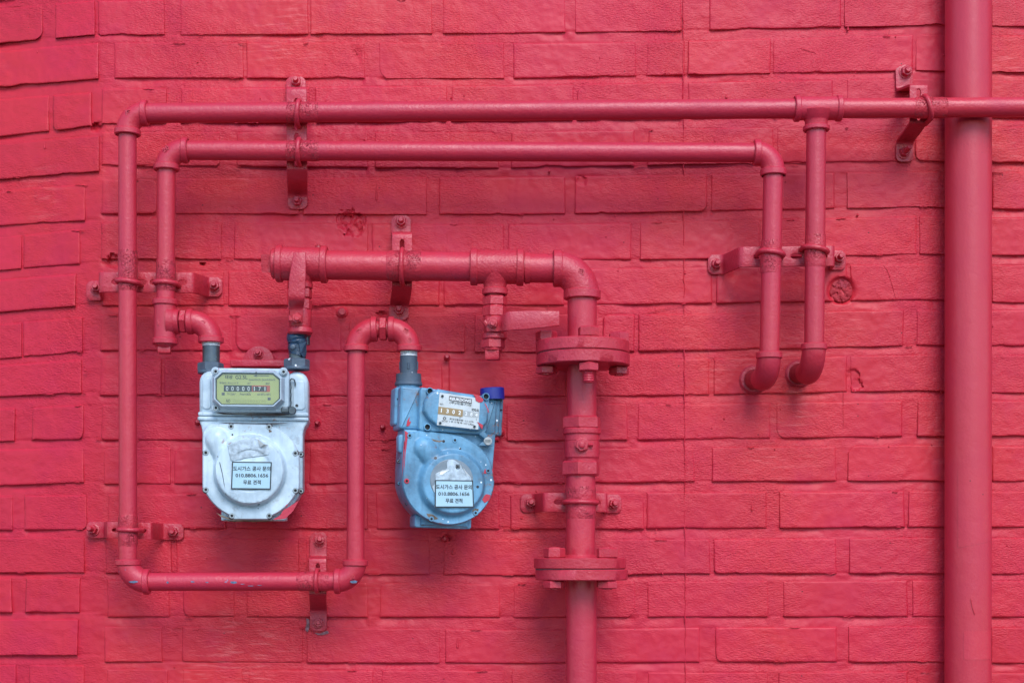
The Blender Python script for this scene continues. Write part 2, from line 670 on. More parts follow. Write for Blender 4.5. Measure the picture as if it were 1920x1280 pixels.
def text_mesh(parent, s, o, ex, ez, nrm, w, h, mat, name='lettering', ext=0.35, bold=0.0, align='C'):
    """lettering fitted into a box w x h (wall units) centred on o in the plane ex/ez"""
    cu = bpy.data.curves.new('t', 'FONT')
    cu.body = s
    cu.size = 1
    cu.offset = bold
    cu.resolution_u = 3
    tmp = bpy.data.objects.new('t', cu)
    me = tmp.to_mesh()
    vs_ = [v.co.copy() for v in me.vertices]
    fs = [tuple(p.vertices) for p in me.polygons]
    tmp.to_mesh_clear()
    bpy.data.objects.remove(tmp)
    if not vs_:
        return None
    x0, x1 = min(v.x for v in vs_), max(v.x for v in vs_)
    y0, y1 = min(v.y for v in vs_), max(v.y for v in vs_)
    sx = w / max(1e-6, x1 - x0)
    sy = h / max(1e-6, y1 - y0)
    cx, cy = (x0 + x1) / 2, (y0 + y1) / 2
    mb = MB()
    front = [o + ex * ((v.x - cx) * sx * S) + ez * ((v.y - cy) * sy * S) + nrm * (ext * S) for v in vs_]
    mb.add(front, fs)
    # side walls so the letters are solid
    cnt = {}
    for f in fs:
        for i in range(len(f)):
            e = (f[i], f[(i + 1) % len(f)])
            k = tuple(sorted(e))
            cnt[k] = cnt.get(k, 0) + 1
    n = len(mb.v)
    mb.v += [p - nrm * (2 * ext * S) for p in front]
    for f in fs:
        for i in range(len(f)):
            e = (f[i], f[(i + 1) % len(f)])
            if cnt[tuple(sorted(e))] == 1:
                mb.f.append((e[0], e[1], e[1] + n, e[0] + n))
    return mb.build(name, mat, parent, smooth=0)


def emboss(parent, s, px, py, d, w, h, rot=0):
    c, sn = math.cos(R(rot)), math.sin(R(rot))
    ex = XA * c + ZA * sn
    ez = ZA * c - XA * sn
    return text_mesh(parent, s, P(px, py, d), ex, ez, OUT, w, h, CAST, 'raised_mark', 0.9, 0.02)


def smooth01(t):
    t = max(0.0, min(1.0, t))
    return t * t * (3 - 2 * t)


# ------------------------------------------------------------------ ground (below the frame; only its bounce light is seen)
mb = MB()
mb.add([(-30, -40, 0), (30, -40, 0), (30, 1, 0), (-30, 1, 0)], [(0, 1, 2, 3)])
g = mb.build('ground', ASPHALT, None, smooth=0)
g['kind'] = 'structure'
g['label'] = 'dark asphalt street in front of the wall, below the frame'

# ------------------------------------------------------------------ brick wall
XS = [190, 960, 1300, 1730, 1900]
# per course: tops at XS, bottoms at XS, then top/bottom at x=0 and x=180 of the turned-away left part
COURSES = [
    ([1, -4, -9, -19, -17], [67, 63, 58, 48, 50], (17, 1, 82, 65)),
    ([79, 81, 77, 65, 67], [147, 148, 141, 133, 136], (97, 80, 164, 149)),
    ([167, 160, 154, 147, 153], [232, 228, 222, 218, 222], (186, 172, 257, 237)),
    ([247, 248, 241, 236, 237], [311, 316, 308, 303, 306], (269, 254, 337, 322)),
    ([336, 332, 327, 322, 322], [401, 403, 397, 388, 393], (358, 343, 424, 413)),
    ([417, 420, 415, 405, 408], [485, 489, 486, 477, 479], (445, 426, 507, 493)),
    ([509, 504, 500, 494, 497], [573, 573, 570, 562, 568], (524, 510, 586, 571)),
    ([590, 590, 588, 580, 580], [657, 660, 658, 648, 649], (608, 592, 673, 657)),
    ([672, 675, 672, 665, 665], [741, 744, 741, 732, 737], (685, 672, 744, 736)),
    ([757, 757, 756, 750, 751], [825, 826, 824, 818, 818], (767, 757, 828, 823)),
    ([838, 840, 838, 834, 836], [907, 907, 903, 901, 903], (842, 838, 911, 903)),
    ([925, 922, 922, 920, 920], [991, 991, 991, 988, 988], (929, 927, 994, 992)),
    ([1008, 1011, 1010, 1007, 1008], [1074, 1078, 1075, 1075, 1076], (1008, 1008, 1073, 1073)),
    ([1086, 1093, 1089, 1087, 1088], [1156, 1157, 1156, 1156, 1157], (1083, 1082, 1148, 1148)),
    ([1173, 1179, 1175, 1174, 1176], [1240, 1243, 1241, 1240, 1243], (1161, 1160, 1228, 1228)),
    ([1253, 1256, 1260, 1258, 1260], [1322, 1324, 1326, 1325, 1327], (1246, 1246, 1312, 1312)),
]
MAIN = [
    [(184, 309), (338, 578), (582, 810), (830, 1060), (1078, 1277), (1330, 1577), (1583, 1842), (1860, 2100)],
    [(214, 457), (462, 684), (711, 945), (962, 1193), (1212, 1284), (1290, 1445), (1449, 1712), (1717, 1960)],
    [(191, 312), (339, 580), (590, 838), (846, 1075), (1082, 1280), (1290, 1562), (1588, 1842), (1858, 2100)],
    [(190, 413), (443, 690), (703, 935), (958, 1190), (1215, 1450), (1456, 1710), (1715, 1960)],
    [(190, 295), (329, 560), (568, 800), (823, 1060), (1078, 1326), (1333, 1565), (1588, 1842), (1860, 2100)],
    [(190, 415), (439, 690), (697, 946), (952, 1184), (1200, 1424), (1430, 1719), (1724, 1960)],
    [(190, 420), (428, 540), (547, 824), (831, 1058), (1075, 1336), (1343, 1588), (1594, 1842), (1860, 2100)],
    [(188, 436), (441, 640), (655, 872), (890, 1112), (1130, 1190), (1197, 1430), (1440, 1694), (1718, 1960)],
    [(188, 303), (308, 550), (570, 830), (841, 1060), (1075, 1330), (1338, 1588), (1595, 1842), (1858, 2100)],
    [(190, 410), (430, 680), (692, 935), (950, 1176), (1195, 1445), (1455, 1692), (1720, 1960)],
    [(195, 320), (326, 570), (580, 812), (831, 1060), (1085, 1302), (1335, 1568), (1590, 1842), (1860, 2100)],
    [(202, 425), (440, 690), (706, 936), (957, 1207), (1212, 1438), (1461, 1696), (1703, 1960)],
    [(198, 322), (331, 560), (574, 806), (832, 1060), (1070, 1331), (1338, 1568), (1592, 1842), (1858, 2100)],
    [(202, 318), (343, 440), (462, 690), (711, 938), (963, 1190), (1214, 1440), (1468, 1702), (1710, 1960)],
    [(196, 304), (341, 568), (575, 825), (834, 1062), (1098, 1312), (1341, 1569), (1591, 1842), (1859, 2100)],
    [(200, 315), (343, 455), (465, 700), (715, 945), (960, 1195), (1215, 1440), (1460, 1702), (1718, 1960)],
]
LEFT = [
    [(-160, 80), (104, 178)], [(-60, 185)], [(-150, 92), (99, 172)], [(-60, 186)], [(-90, 160)],
    [(-200, 41), (44, 150)], [(-100, 142)], [(-200, 41), (44, 155)], [(-90, 153)], [(-210, 28), (60, 157)],
    [(-90, 157)], [(-215, 24), (46, 163)], [(-80, 158)], [(-215, 22), (48, 150)], [(-95, 146)], [(-215, 30), (55, 158)],
]
CORNER = 187.0
NOISE_OFF = Vector((13.1, 7.7, 3.3))


def n2(x, y, sc, seed=0.0):
    return noise.noise(Vector((x / sc, y / sc, seed)) + NOISE_OFF)


def wall_d(x):
    """depth of the brick face plane: the wall turns away left of the corner"""
    if x >= CORNER + 12:
        return 0.0
    t = CORNER + 12 - x
    return -0.27 * (t - 12 * (1 - math.exp(-t / 12)))


def lerp_tab(xs, ys, x):
    if x <= xs[0]:
        s = (ys[1] - ys[0]) / (xs[1] - xs[0])
        return ys[0] + s * (x - xs[0]) * 0.5
    for i in range(len(xs) - 1):
        if x <= xs[i + 1]:
            t = (x - xs[i]) / (xs[i + 1] - xs[i])
            return ys[i] + (ys[i + 1] - ys[i]) * t
    return ys[-1]


_CY = {}


def course_y(ci, x):
    k = (ci, x)
    r = _CY.get(k)
    if r is None:
        r = _CY[k] = course_y0(ci, x)
    return r


def course_y0(ci, x):
    """top and bottom of a course at x (also for courses outside the frame)"""
    off = 0.0
    if ci < 0:
        off, ci = 83.2 * ci, 0
    elif ci >= len(COURSES):
        off, ci = 83.2 * (ci - len(COURSES) + 1), len(COURSES) - 1
    tp, bt, lf = COURSES[ci]
    if x < CORNER:
        t = x / 180.0
        if x < 0:
            t = max(t, -1.2)
        a, b = lf[0] + (lf[1] - lf[0]) * t, lf[2] + (lf[3] - lf[2]) * t
    else:
        a, b = lerp_tab(XS, tp, x), lerp_tab(XS, bt, x)
    return a + off, b + off


def course_bricks(ci):
    n = len(COURSES)
    m = MAIN[ci % n] if ci >= 0 else MAIN[(ci + n) % n]
    l = LEFT[ci % n] if ci >= 0 else LEFT[(ci + n) % n]
    res = list(l) + list(m)
    x = res[-1][1] + 18
    while x < 2450:
        res.append((x, x + 232))
        x += 250
    x = res[0][0] - 18
    while x > -480:
        res.insert(0, (x - 232, x))
        x -= 250
    return res


# chipped places: (x, y, radius, depth)
CRATERS = [(657, 417, 23, 6.0), (652, 412, 9, 9), (668, 431, 13, 4.5), (640, 412, 10, 4), (678, 412, 9, 3), (181, 238, 9, 10), (214, 489, 14, 8), (228, 494, 14, 7),
           (672, 108, 7, 3.5), (664, 100, 5, 3), (1577, 545, 26.5, 8), (382, 495, 4, 14), (1598, 706, 14, 4),
           (1606, 720, 12, 5), (716, 590, 8, 8), (838, 1008, 6, 9), (600, 70, 7, 3), (1090, 338, 9, 3)]


def crater(x, y):
    c = 0.0
    for (cx, cy, r, dp) in CRATERS:
        dx, dy = x - cx, y - cy
        if abs(dx) < r * 1.5 and abs(dy) < r * 1.5:
            q = math.hypot(dx, dy) / r
            q += (0.34 * n2(x, y, 8, cx) + 0.28 * n2(x, y, 3.2, cx)) if r not in (26.5, 4) else 0
            if 20 < r < 26:
                dp = dp * (0.75 + 0.9 * n2(x, y, 9, 4.4) + 0.6 * n2(x, y, 4, 7.1))
            c = max(c, dp * smooth01((1.05 - q) / (0.22 if r < 20 or r == 26.5 else 0.10)))
    return c


COURSE_RANGE = range(-5, len(COURSES) + 4)
BR = {ci: course_bricks(ci) for ci in COURSE_RANGE}


_COLS = {}


def mortar_d(x, y):
    cols = _COLS.get(x)
    if cols is None:
        tb = [course_y(c, x) for c in COURSE_RANGE]
        cols = _COLS[x] = ([q[0] for q in tb], [q[1] for q in tb])
    i = bisect.bisect_right(cols[0], y) - 1
    if i < 0 or i >= len(cols[0]) - 1:
        return -3.0
    ci, b, nt_ = COURSE_RANGE[i], cols[1][i], cols[0][i + 1]
    rough = 0.9 * n2(x, y, 9) + 0.8 * n2(x, y, 30, 2.0)
    head = -1.3 + 1.2 * n2(x, ci * 50, 60, 5.0)
    if y <= b:
        # under or between the bricks of this course
        q = smooth01((y - (b - 5)) / 5)
        return min(-0.3, head + rough * 0.6 - 1.5 * q)
    under = 0.0
    for (a, e) in BR[ci]:
        if a - 2 <= x <= e + 2:
            under = min(1.0, (x - a + 2) / 6, (e + 2 - x) / 6)
    deep = head - under * max(0.2, 2.4 + 5.5 * n2(x, y * 0.2, 90, 9.0))
    t = (y - b) / max(1.0, (nt_ - b))
    lip = -1.3 + 0.9 * n2(x, ci * 31, 45, 3.0)
    return min(-0.5, deep + (lip - deep) * smooth01(t * 1.05) + rough * 0.7)


wall = thing('brick_wall', 'tall brick wall painted all over in thick coral red, turning away at the left edge', 'wall', T(960, 2900, 0))


def axis_vals(lo, hi, a, b, fine, coarse):
    v = []
    x = lo
    while x < a:
        v.append(x)
        x += coarse
    x = a
    while x < b:
        v.append(x)
        x += fine
    x = b
    while x < hi + coarse:
        v.append(x)
        x += coarse
    return v


gx = sorted(set(axis_vals(-430, 2330, -10, 1935, 6.0, 30)) | {620.5 + 1.5 * i for i in range(52)})
gy = axis_vals(-330, 1600, -8, 1292, 2.6, 18)
mv, mf = [], []
for y in gy:
    for x in gx:
        d = mortar_d(x, y) - crater(x, y)
        mv.append(P(x, y, wall_d(x) + d))
nx = len(gx)
for j in range(len(gy) - 1):
    for i in range(nx - 1):
        a = j * nx + i
        mf.append((a, a + 1, a + nx + 1, a + nx))
MB().add(mv, mf).build('mortar', WALL, wall, smooth=60)
# plain painted wall around the part in view, down to the street and up to the eaves
def wall_sheet(x0, x1, y0, y1):
    xs = [x0, x1] if not (x0 < CORNER < x1) else [x0, CORNER - 60, CORNER, CORNER + 60, x1]
    v, f = [], []
    for x in xs:
        for y in (y0, y1):
            v.append(P(x, y, wall_d(x) - 4.5) if abs(x) < 2600 else T(x, y, wall_d(x) - 4.5))
    for i in range(len(xs) - 1):
        f.append((2 * i, 2 * i + 1, 2 * i + 3, 2 * i + 2))
    return v, f
mbs = MB()
for rect in ((-430, 2330, -2600, -330), (-430, 2330, 1600, 2895), (2330, 5000, -2600, 2895), (-2500, -430, -2600, 2895)):
    mbs.add(*wall_sheet(*rect))
mbs.build('plain_wall_face', WALL, wall, smooth=0)


def edge_vals(L, step):
    """sample positions along a brick side, dense near both ends"""
    e = [0.0, 1.0, 2.2, 4.0, 7.0]
    mid = []
    n = max(1, int((L - 14) / step))
    for i in range(1, n):
        mid.append(7 + (L - 14) * i / n)
    return e + mid + [L - q for q in reversed(e)]


def brick_mesh(mb, ci, x0, x1, rnd, step=6.0):
    tilt_b = rnd.uniform(0.0, 3.0) ** 1.2 * 0.8          # lower edge stands proud
    proud = rnd.choice((0.0, 0.2, 0.5, 0.9, 1.6))
    if x1 < CORNER:
        tilt_b += 1.2
        proud += 1.2
    lr = rnd.uniform(-1.2, 1.2)
    skew = rnd.uniform(-1.6, 1.6)
    rad = rnd.uniform(1.6, 4.4)
    seed = rnd.uniform(0, 90)
    cut = [rnd.random() < 0.07 for _ in range(4)]
    cutr = [rnd.uniform(8, 20) for _ in range(4)]
    chip = [(rnd.uniform(0.05, 0.95), rnd.uniform(8, 26), rnd.uniform(1.0, 3.2)) for _ in range(rnd.choice((0, 0, 1, 1, 2)))]
    L = x1 - x0
    H = 66.0
    us, vs_ = edge_vals(L, step), edge_vals(H, step * (1.0 if step < 4 else 1.4))
    grid = []
    for v in vs_:
        row = []
        for u in us:
            x = x0 + u
            t, b = course_y(ci, x)
            fy = v / H
            y = t + (b - t) * fy
            # uneven outline
            ed_l, ed_r, ed_t, ed_b = u, L - u, v, H - v
            x += (skew * (fy - 0.5) + 0.9 * n2(seed, y, 14)) * max(0, 1 - ed_l / 14)
            x += (skew * (fy - 0.5) + 0.9 * n2(seed + 40, y, 14)) * max(0, 1 - ed_r / 14)
            y += (0.7 * n2(x, seed, 70) + 0.4 * n2(x, seed, 9)) * max(0, 1 - ed_t / 14)
            wb_ = 0.7 * n2(x, seed + 20, 70) + 0.5 * n2(x, seed + 20, 9)
            for (cu_, cl, cd) in chip:
                q = abs(u - cu_ * L) / cl
                if q < 1:
                    wb_ -= cd * (1 - q * q) * (0.7 + 0.5 * n2(x, seed, 4))
            y += wb_ * max(0, 1 - ed_b / 14)
            # knocked-off corners
            for k, (cu_, cv_) in enumerate(((0, 0), (L, 0), (0, H), (L, H))):
                if cut[k]:
                    ddx, ddy = abs(u - cu_), abs(v - cv_)
                    s = cutr[k] * 0.7 - (ddx + ddy)
                    if s > 0:
                        x += (s * 0.5) * (1 if cu_ == 0 else -1)
                        y += (s * 0.5) * (1 if cv_ == 0 else -1)
            e = min(ed_l, ed_r, ed_t, ed_b)
            drop = 0.0
            if e < rad:
                q = 1 - e / rad
                drop = rad * 0.9 * (1 - math.sqrt(max(0.0, 1 - q * q)))
            d = proud + tilt_b * (fy - 0.35) + lr * (u / L - 0.5) - drop
            d += 0.55 * n2(x, y, 40, seed) + 0.35 * n2(x, y, 12, seed)
            d = max(d, -0.25 - drop)
            d -= crater(x, y)
            row.append((x, y, d))
        grid.append(row)
    nu, nv = len(us), len(vs_)
    verts = [P(x, y, wall_d(x) + d) for row in grid for (x, y, d) in row]
    faces = [(j * nu + i, j * nu + i + 1, (j + 1) * nu + i + 1, (j + 1) * nu + i) for j in range(nv - 1) for i in range(nu - 1)]
    # sides going back into the mortar
    loop = [(0, i) for i in range(nu)] + [(j, nu - 1) for j in range(1, nv)] + [(nv - 1, i) for i in range(nu - 2, -1, -1)] + [(j, 0) for j in range(nv - 2, 0, -1)]
    base = len(verts)
    for (j, i) in loop:
        x, y, d = grid[j][i]
        verts.append(P(x, y, wall_d(x) - 13))
    m = len(loop)
    for k in range(m):
        a = loop[k][0] * nu + loop[k][1]
        b2 = loop[(k + 1) % m][0] * nu + loop[(k + 1) % m][1]
        faces.append((a, b2, base + (k + 1) % m, base + k))
    mb.add(verts, faces)


far_mb = MB()
for ci in COURSE_RANGE:
    for (x0, x1) in BR[ci]:
        t, b = course_y(ci, (x0 + x1) / 2)
        rnd = random.Random(ci * 977 + int(x0) * 13 + 5)
        inside = x1 > 2 and x0 < 1918 and b > 1 and t < 1279
        hidden = x0 > 1772 and x1 < 1850
        if inside and not hidden:
            mb = MB()
            fine = any(cr[2] > 8 and x0 - 10 < cr[0] < x1 + 10 and t - 20 < cr[1] < b + 20 for cr in CRATERS)
            brick_mesh(mb, ci, x0, x1, rnd, 2.2 if fine else 6.0)
            mb.build('brick', WALL, wall, smooth=50)
        elif t > -330 and b < 1590 and x0 > -420 and x1 < 2320:
            brick_mesh(far_mb, ci, x0, x1, rnd, 40.0)
far_mb.build('bricks_around_the_view', WALL, wall, smooth=50, kind='stuff')

# round core hole closed with rough filler
mb = MB()
rs = []
for k in range(9):
    rr = 23.5 * (1 - k / 8.3)
    ring = []
    for i in range(40):
        an = 2 * math.pi * i / 40
        x, y = 1577 + rr * math.cos(an), 545 + rr * math.sin(an)
        dd = (-4.0 if k else -10) + (3.4 * n2(x, y, 6, 1.0) + 2.0 * n2(x, y, 2.6, 4.0)) * (1 if k else 0)
        ring.append(P(x, y, dd))
    rs.append(ring)
mb.rings(rs, cap0=False)
mb.build('hole_filler', RUBBLE, wall, label='rough round plug of dark filler in the brick', smooth=25)

# old vertical seam in the paint
mb = MB()
pts = []
y = -8.0
while y < 1290:
    x = 1283 + 1.6 * n2(0, y, 22) + 0.9 * n2(5, y, 6) + (y - 640) * 0.0035
    pts.append(P(x, y, 0.6 + 1.1 * n2(9, y, 18)))
    y += 5
mb.sweep(pts, [0.9 + 0.7 * n2(3, i, 3.0) for i in range(len(pts))], 6)
mb.build('paint_seam', WALL, wall, smooth=60)

# runs and blobs of thick paint
mb = MB()
rnd = random.Random(31)
def drip(x, y, d, r, L, wob=0.0):
    pts = [P(x + wob * i * 0.3, y + L * i / 6.0, d) for i in range(7)]
    mb.sweep(pts, [r * 0.25, r * 0.4, r * 0.5, r * 0.6, r * 0.8, r, r * 0.55], 8)
for (x, y, L) in ((706, 345, 32), (858, 1195, 20), (1096, 530, 30), (1030, 316, 8), (1590, 50, 8), (978, 965, 8), (1410, 945, 12),
                  (1362, 177, 8), (1770, 100, 6), (1608, 400, 5), (849, 1030, 9), (84, 268, 12), (160, 690, 6), (548, 255, 7)):
    drip(x, y, 1.6, 2.6, L)
for _ in range(120):
    x, y = rnd.uniform(0, 1920), rnd.uniform(0, 1280)
    drip(x, y, wall_d(x) + rnd.uniform(0.8, 1.8), rnd.uniform(0.7, 1.7), rnd.uniform(1.5, 6.0), rnd.uniform(-0.6, 0.6))
mb.build('paint_runs', WALL, wall, smooth=60, kind='stuff')

# lifted flakes and wrinkles of paint along the lower brick edges
mb = MB()
for _ in range(130):
    ci = rnd.randrange(0, 16)
    x = rnd.uniform(0, 1910)
    t, b = course_y(ci, x)
    L = rnd.uniform(6, 26)
    yy = b if rnd.random() < 0.7 else t + 2
    pts = []
    n = 7
    for i in range(n):
        q = i / (n - 1)
        xx = x + L * q
        pts.append(P(xx, yy + 1.8 * n2(xx, yy, 5, 8.0) - 0.5, wall_d(xx) + 1.6 + 1.0 * math.sin(q * 3.1)))
    mb.sweep(pts, [0.2] + [rnd.uniform(0.5, 1.3) for _ in range(n - 2)] + [0.2], 6)
for hl in ([(1656, 497), (1664, 507), (1668, 518), (1673, 535), (1680, 560)], 
           [(1582, 728), (1581, 765), (1582, 802)], [(838, 437), (839, 450), (838, 458)], [(15, 222), (30, 214), (45, 216), (52, 205), (64, 210), (75, 198)],
           [(1500, 90), (1530, 100)], [(1200, 590), (1240, 580), (1285, 570)], [(100, 1182), (115, 1180), (126, 1170)],
           [(990, 362), (1008, 366), (1030, 360)], [(1338, 260), (1345, 275)], [(1820, 1120), (1824, 1140), (1828, 1152)], [(655, 535), (668, 528), (682, 520)]):
    q = [P(x, y, wall_d(x) + (1.1 if x < 1770 else 87)) for x, y in hl]
    pts = []
    for a, b in zip(q, q[1:]):
        pts += [a.lerp(b, k / 4) for k in range(4)]
    pts.append(q[-1])
    mb.sweep(pts, [0.2] + [rnd.uniform(0.3, 0.7) for _ in pts[2:]] + [0.2], 6)
mb.build('paint_wrinkles', WALL, wall, smooth=60, kind='stuff')

# ------------------------------------------------------------------ downpipe
DP = 44
dp = thing('downpipe', 'wide smooth red downpipe running from top to bottom beside the right edge', 'pipe', T(1800, 2850, DP))
mb = MB()
a, b = P(1816, -420, DP), P(1814.5, 1700, DP)
n = 40
mb.sweep([a.lerp(b, i / n) for i in range(n + 1)], 42.5 * K(DP), 64, wob=0.002)
mb.build('pipe', DOWN, dp)
for (x0, x1, ya, yb, slope) in ((1787, 1850, 880, 1026, -13), (1796, 1848, 1180, 1233, 0)):
    rk = 42.5 * K(DP) + 0.55
    vs_, fs_ = [], []
    nn = 24
    for k in range(nn + 1):
        xx = x0 + (x1 - x0) * k / nn
        q = max(-0.98, min(0.98, (xx - 1815) / 42.5))
        for yy in (ya, yb + slope * k / nn):
            p = P(1815, yy, DP)
            vs_.append(Vector((p.x + q * rk * S, p.y - math.sqrt(1 - q * q) * rk * S, p.z)))
    for k in range(nn):
        fs_.append((2 * k, 2 * k + 1, 2 * k + 3, 2 * k + 2))
    MB().add(vs_, fs_).build('painted_over_label', DOWN, dp)

# ------------------------------------------------------------------ gas pipe runs
PD = 107.0     # pipe axis out of the wall
PK = K(PD)


def pipe(parent, p, q, r, mat=PIPE, d=PD, d2=None):
    mb = MB()
    straight(mb, P(p[0], p[1], d), P(q[0], q[1], d if d2 is None else d2), r * K(d))
    return mb.build('pipe', mat, parent)


# outer run: along the top, down the left side, along the bottom and up to the blue meter
outer = thing('gas_pipe', 'long outer red gas pipe looping down the left side to the blue meter', 'pipe', T(240, 1088, PD))
pipe(outer, (272, 212.5), (1493, 204), 18.2)
pipe(outer, (1573, 203.5), (1930, 201), 18.2)
pipe(outer, (239, 250), (240, 1052), 16.8)
pipe(outer, (274, 1090), (636, 1089), 17.2, CHIPPED)
pipe(outer, (666.5, 1056), (668, 655), 16.6)
elbow('elbow', P(277, 212.5, PD), P(240, 213, PD), P(239, 254, PD), 20.5, 23.6, 11, PIPE, outer)
elbow('elbow', P(240, 1048, PD), P(240, 1090, PD), P(281, 1090, PD), 20.5, 23.2, 11, CHIPPED, outer)
elbow('elbow', P(627, 1089, PD), P(666, 1089, PD), P(666.5, 1049, PD), 20.0, 23.0, 11, CHIPPED, outer)
elbow('elbow', P(668, 659, PD), P(668, 618, PD), P(707, 617, PD), 20.0, 22.8, 11, PIPE, outer)
elbow('elbow', P(728, 617, PD), P(767, 617, PD), P(767, 659, PD), 20.0, 22.8, 11, PIPE, outer)
mb = MB()
mb.revolve(P(704, 617, PD), XA, [(0, 15), (28, 15)], 24)
hexnut(mb, P(711.5, 617, PD), XA, 22, 13, R(30), ZA)
mb.build('union_nut', CAST, outer)
tee('tee', P(1489, 204, PD), P(1578, 203.5, PD), P(1530.5, 246, PD), 21, 20, 23.5, 24, 10, PIPE, outer)
pipe(outer, (1530.5, 240), (1526.5, 648), 18.4)
# bend at the foot turning back into the wall
elbow('elbow', P(1526, 644, PD), P(1526, 697, PD), P(1513, 699, 58), 21.5, 23.6, 12, PIPE, outer, 0.95, rimb=False)
MB().sweep([P(1514, 699, 62), P(1500, 700, 20), P(1496, 700, -6)], 19, 24).build('pipe', OLDRED, outer)
MB().revolve(P(1498, 700, 1), OUT, [(0, 26), (3, 26), (6, 23), (7, 15)], 32).build('collar', CAST, outer)
emboss(outer, 'E', 240, 211, PD + 19.3, 8, 9, 10)
emboss(outer, 'S', 257, 206, PD + 18.5, 7, 9, 20)
emboss(outer, '3', 674, 619, PD + 19, 11, 7, 40)
emboss(outer, '\u7530', 761, 620, PD + 19, 9, 9, -20)
emboss(outer, '8', 768, 637, PD + 19.4, 7, 9, -30)
emboss(outer, '20', 660, 1081, PD + 19, 10, 8, 20)
emboss(outer, '8', 236, 1068, PD + 19, 6, 8, 60)
emboss(outer, '\u25b3', 1538, 196, PD + 19.2, 8, 7)

# inner run
inner = thing('gas_pipe', 'inner red gas pipe nested inside the loop, ending over the white meter', 'pipe', T(312, 600, PD))
pipe(inner, (345, 282), (1422, 286.5), 18.0)
pipe(inner, (312, 315), (310.5, 568), 16.8)
elbow('elbow', P(353, 282, PD), P(312, 281.5, PD), P(312, 320, PD), 20.3, 23.2, 11, PIPE, inner)
elbow('elbow', P(1413, 286.5, PD), P(1450, 287, PD), P(1450, 330, PD), 20.5, 23.6, 12, PIPE, inner)
pipe(inner, (1450, 322), (1442.5, 665), 18.4)
elbow('elbow', P(1442, 660, PD), P(1442, 708, PD), P(1429, 710, 58), 21.5, 23.6, 12, PIPE, inner, 0.95, rimb=False)
MB().sweep([P(1430, 710, 62), P(1416, 711, 20), P(1412, 711, -6)], 19, 24).build('pipe', OLDRED, inner)
MB().revolve(P(1413, 711, 1), OUT, [(0, 27), (3, 27), (6, 24), (7, 15)], 32).build('collar', CAST, inner)
tee('tee', P(310, 561, PD), P(309, 646, PD), P(337, 603, PD), 20, 19, 23, 22.5, 11, PIPE, inner)
mb = MB()
mb.revolve(P(309, 643, PD), -ZA, [(0, 18), (4, 18), (9, 13), (9, 11)], 32)
mb.revolve(P(308.5, 650, PD), -ZA, [(0, 14.5), (2, 15.5), (10, 15.5), (12, 14)], 4, R(38))
mb.build('plug', CAST, inner)
mb = MB()
mb.revolve(P(332, 603, PD), XA, [(0, 15), (24, 15)], 24)
hexnut(mb, P(338, 603, PD), XA, 21.5, 12, R(30), ZA)
mb.build('union_nut', CAST, inner)
elbow('elbow', P(351, 603, PD), P(395.5, 603, PD), P(395.5, 643, PD), 20.5, 23, 11, PIPE, inner)
emboss(inner, '8', 299, 604, PD + 18.4, 8, 12, 10)
emboss(inner, '2', 381, 606, PD + 19.2, 10, 10, -20)
emboss(inner, '20', 311, 279, PD + 19.4, 12, 8, 35)
mb = MB()
mb.revolve(P(395.8, 641, PD), -ZA, [(0, 14), (0, 16), (3, 16.6), (4, 15.6), (7, 16.4), (8, 15.4), (8, 14)], 28)
mb.build('thread_seal', TAR, inner)
mb = MB()
mb.revolve(P(396, 642, PD), -ZA, [(0, 15.2), (3, 15.6), (40, 15.6)], 28)
mb.build('nipple', STEEL, inner)

# ------------------------------------------------------------------ thick riser with flanges
RD = 115.0
RK = K(RD)
riser = thing('riser_pipe', 'thick flanged red riser pipe bending left into the wide header above the meters', 'pipe', T(1090, 1300, RD))
pipe(riser, (1090.5, 1086), (1090, 1700), 28.4, d=RD)
pipe(riser, (1088.5, 1046), (1089, 880), 27.4, d=RD)
pipe(riser, (1091, 798), (1091, 680), 27.4, d=RD)
pipe(riser, (1091.5, 646), (1091.5, 552), 27.4, d=RD)
pipe(riser, (608, 497), (888, 500), 27.2, d=RD)
pipe(riser, (976, 502), (1044, 503), 27.2, d=RD)
MB().revolve(P(984, 502.3, RD), XA, [(0, 24), (0, 28.5), (9, 28.5), (9, 24)], 36).build('coupling_band', PIPE, riser)
elbow('elbow', P(1037, 503, RD), P(1091.5, 503, RD), P(1091.5, 561, RD), 31, 33.5, 16, CAST, riser)
tee('tee', P(882, 500, RD), P(982, 501, RD), P(928, 553, RD), 30.5, 20, 33.5, 23, 13, CAST, riser)
tee('tee', P(518, 494, RD), P(614, 496, RD), P(563, 541, RD), 30.5, 20, 33.5, 22.5, 12, CAST, riser)
mb = MB()
mb.revolve(P(520, 494, RD), -XA, [(0, 27), (8, 27), (10, 25), (10, 20)], 36)
mb.revolve(P(511, 494, RD), -XA, [(0, 23), (15, 23), (18, 21)], 4, R(35), ZA)
mb.build('plug', CAST, riser)
MB().revolve(P(597, 466, RD + 4), ZA, [(-5, 5.5), (0, 6.2), (4, 5.5), (7, 3)], 12).build('grub_screw', OLDRED, riser)
emboss(riser, '\u25c7', 905, 494, RD + 29.5, 9, 9)
emboss(riser, '\u25c7', 932, 494, RD + 29.5, 14, 9)
emboss(riser, '\u7530', 1090, 509, RD + 29.8, 10, 10, -12)
emboss(riser, '8', 1100, 537, RD + 29, 8, 9, -20)


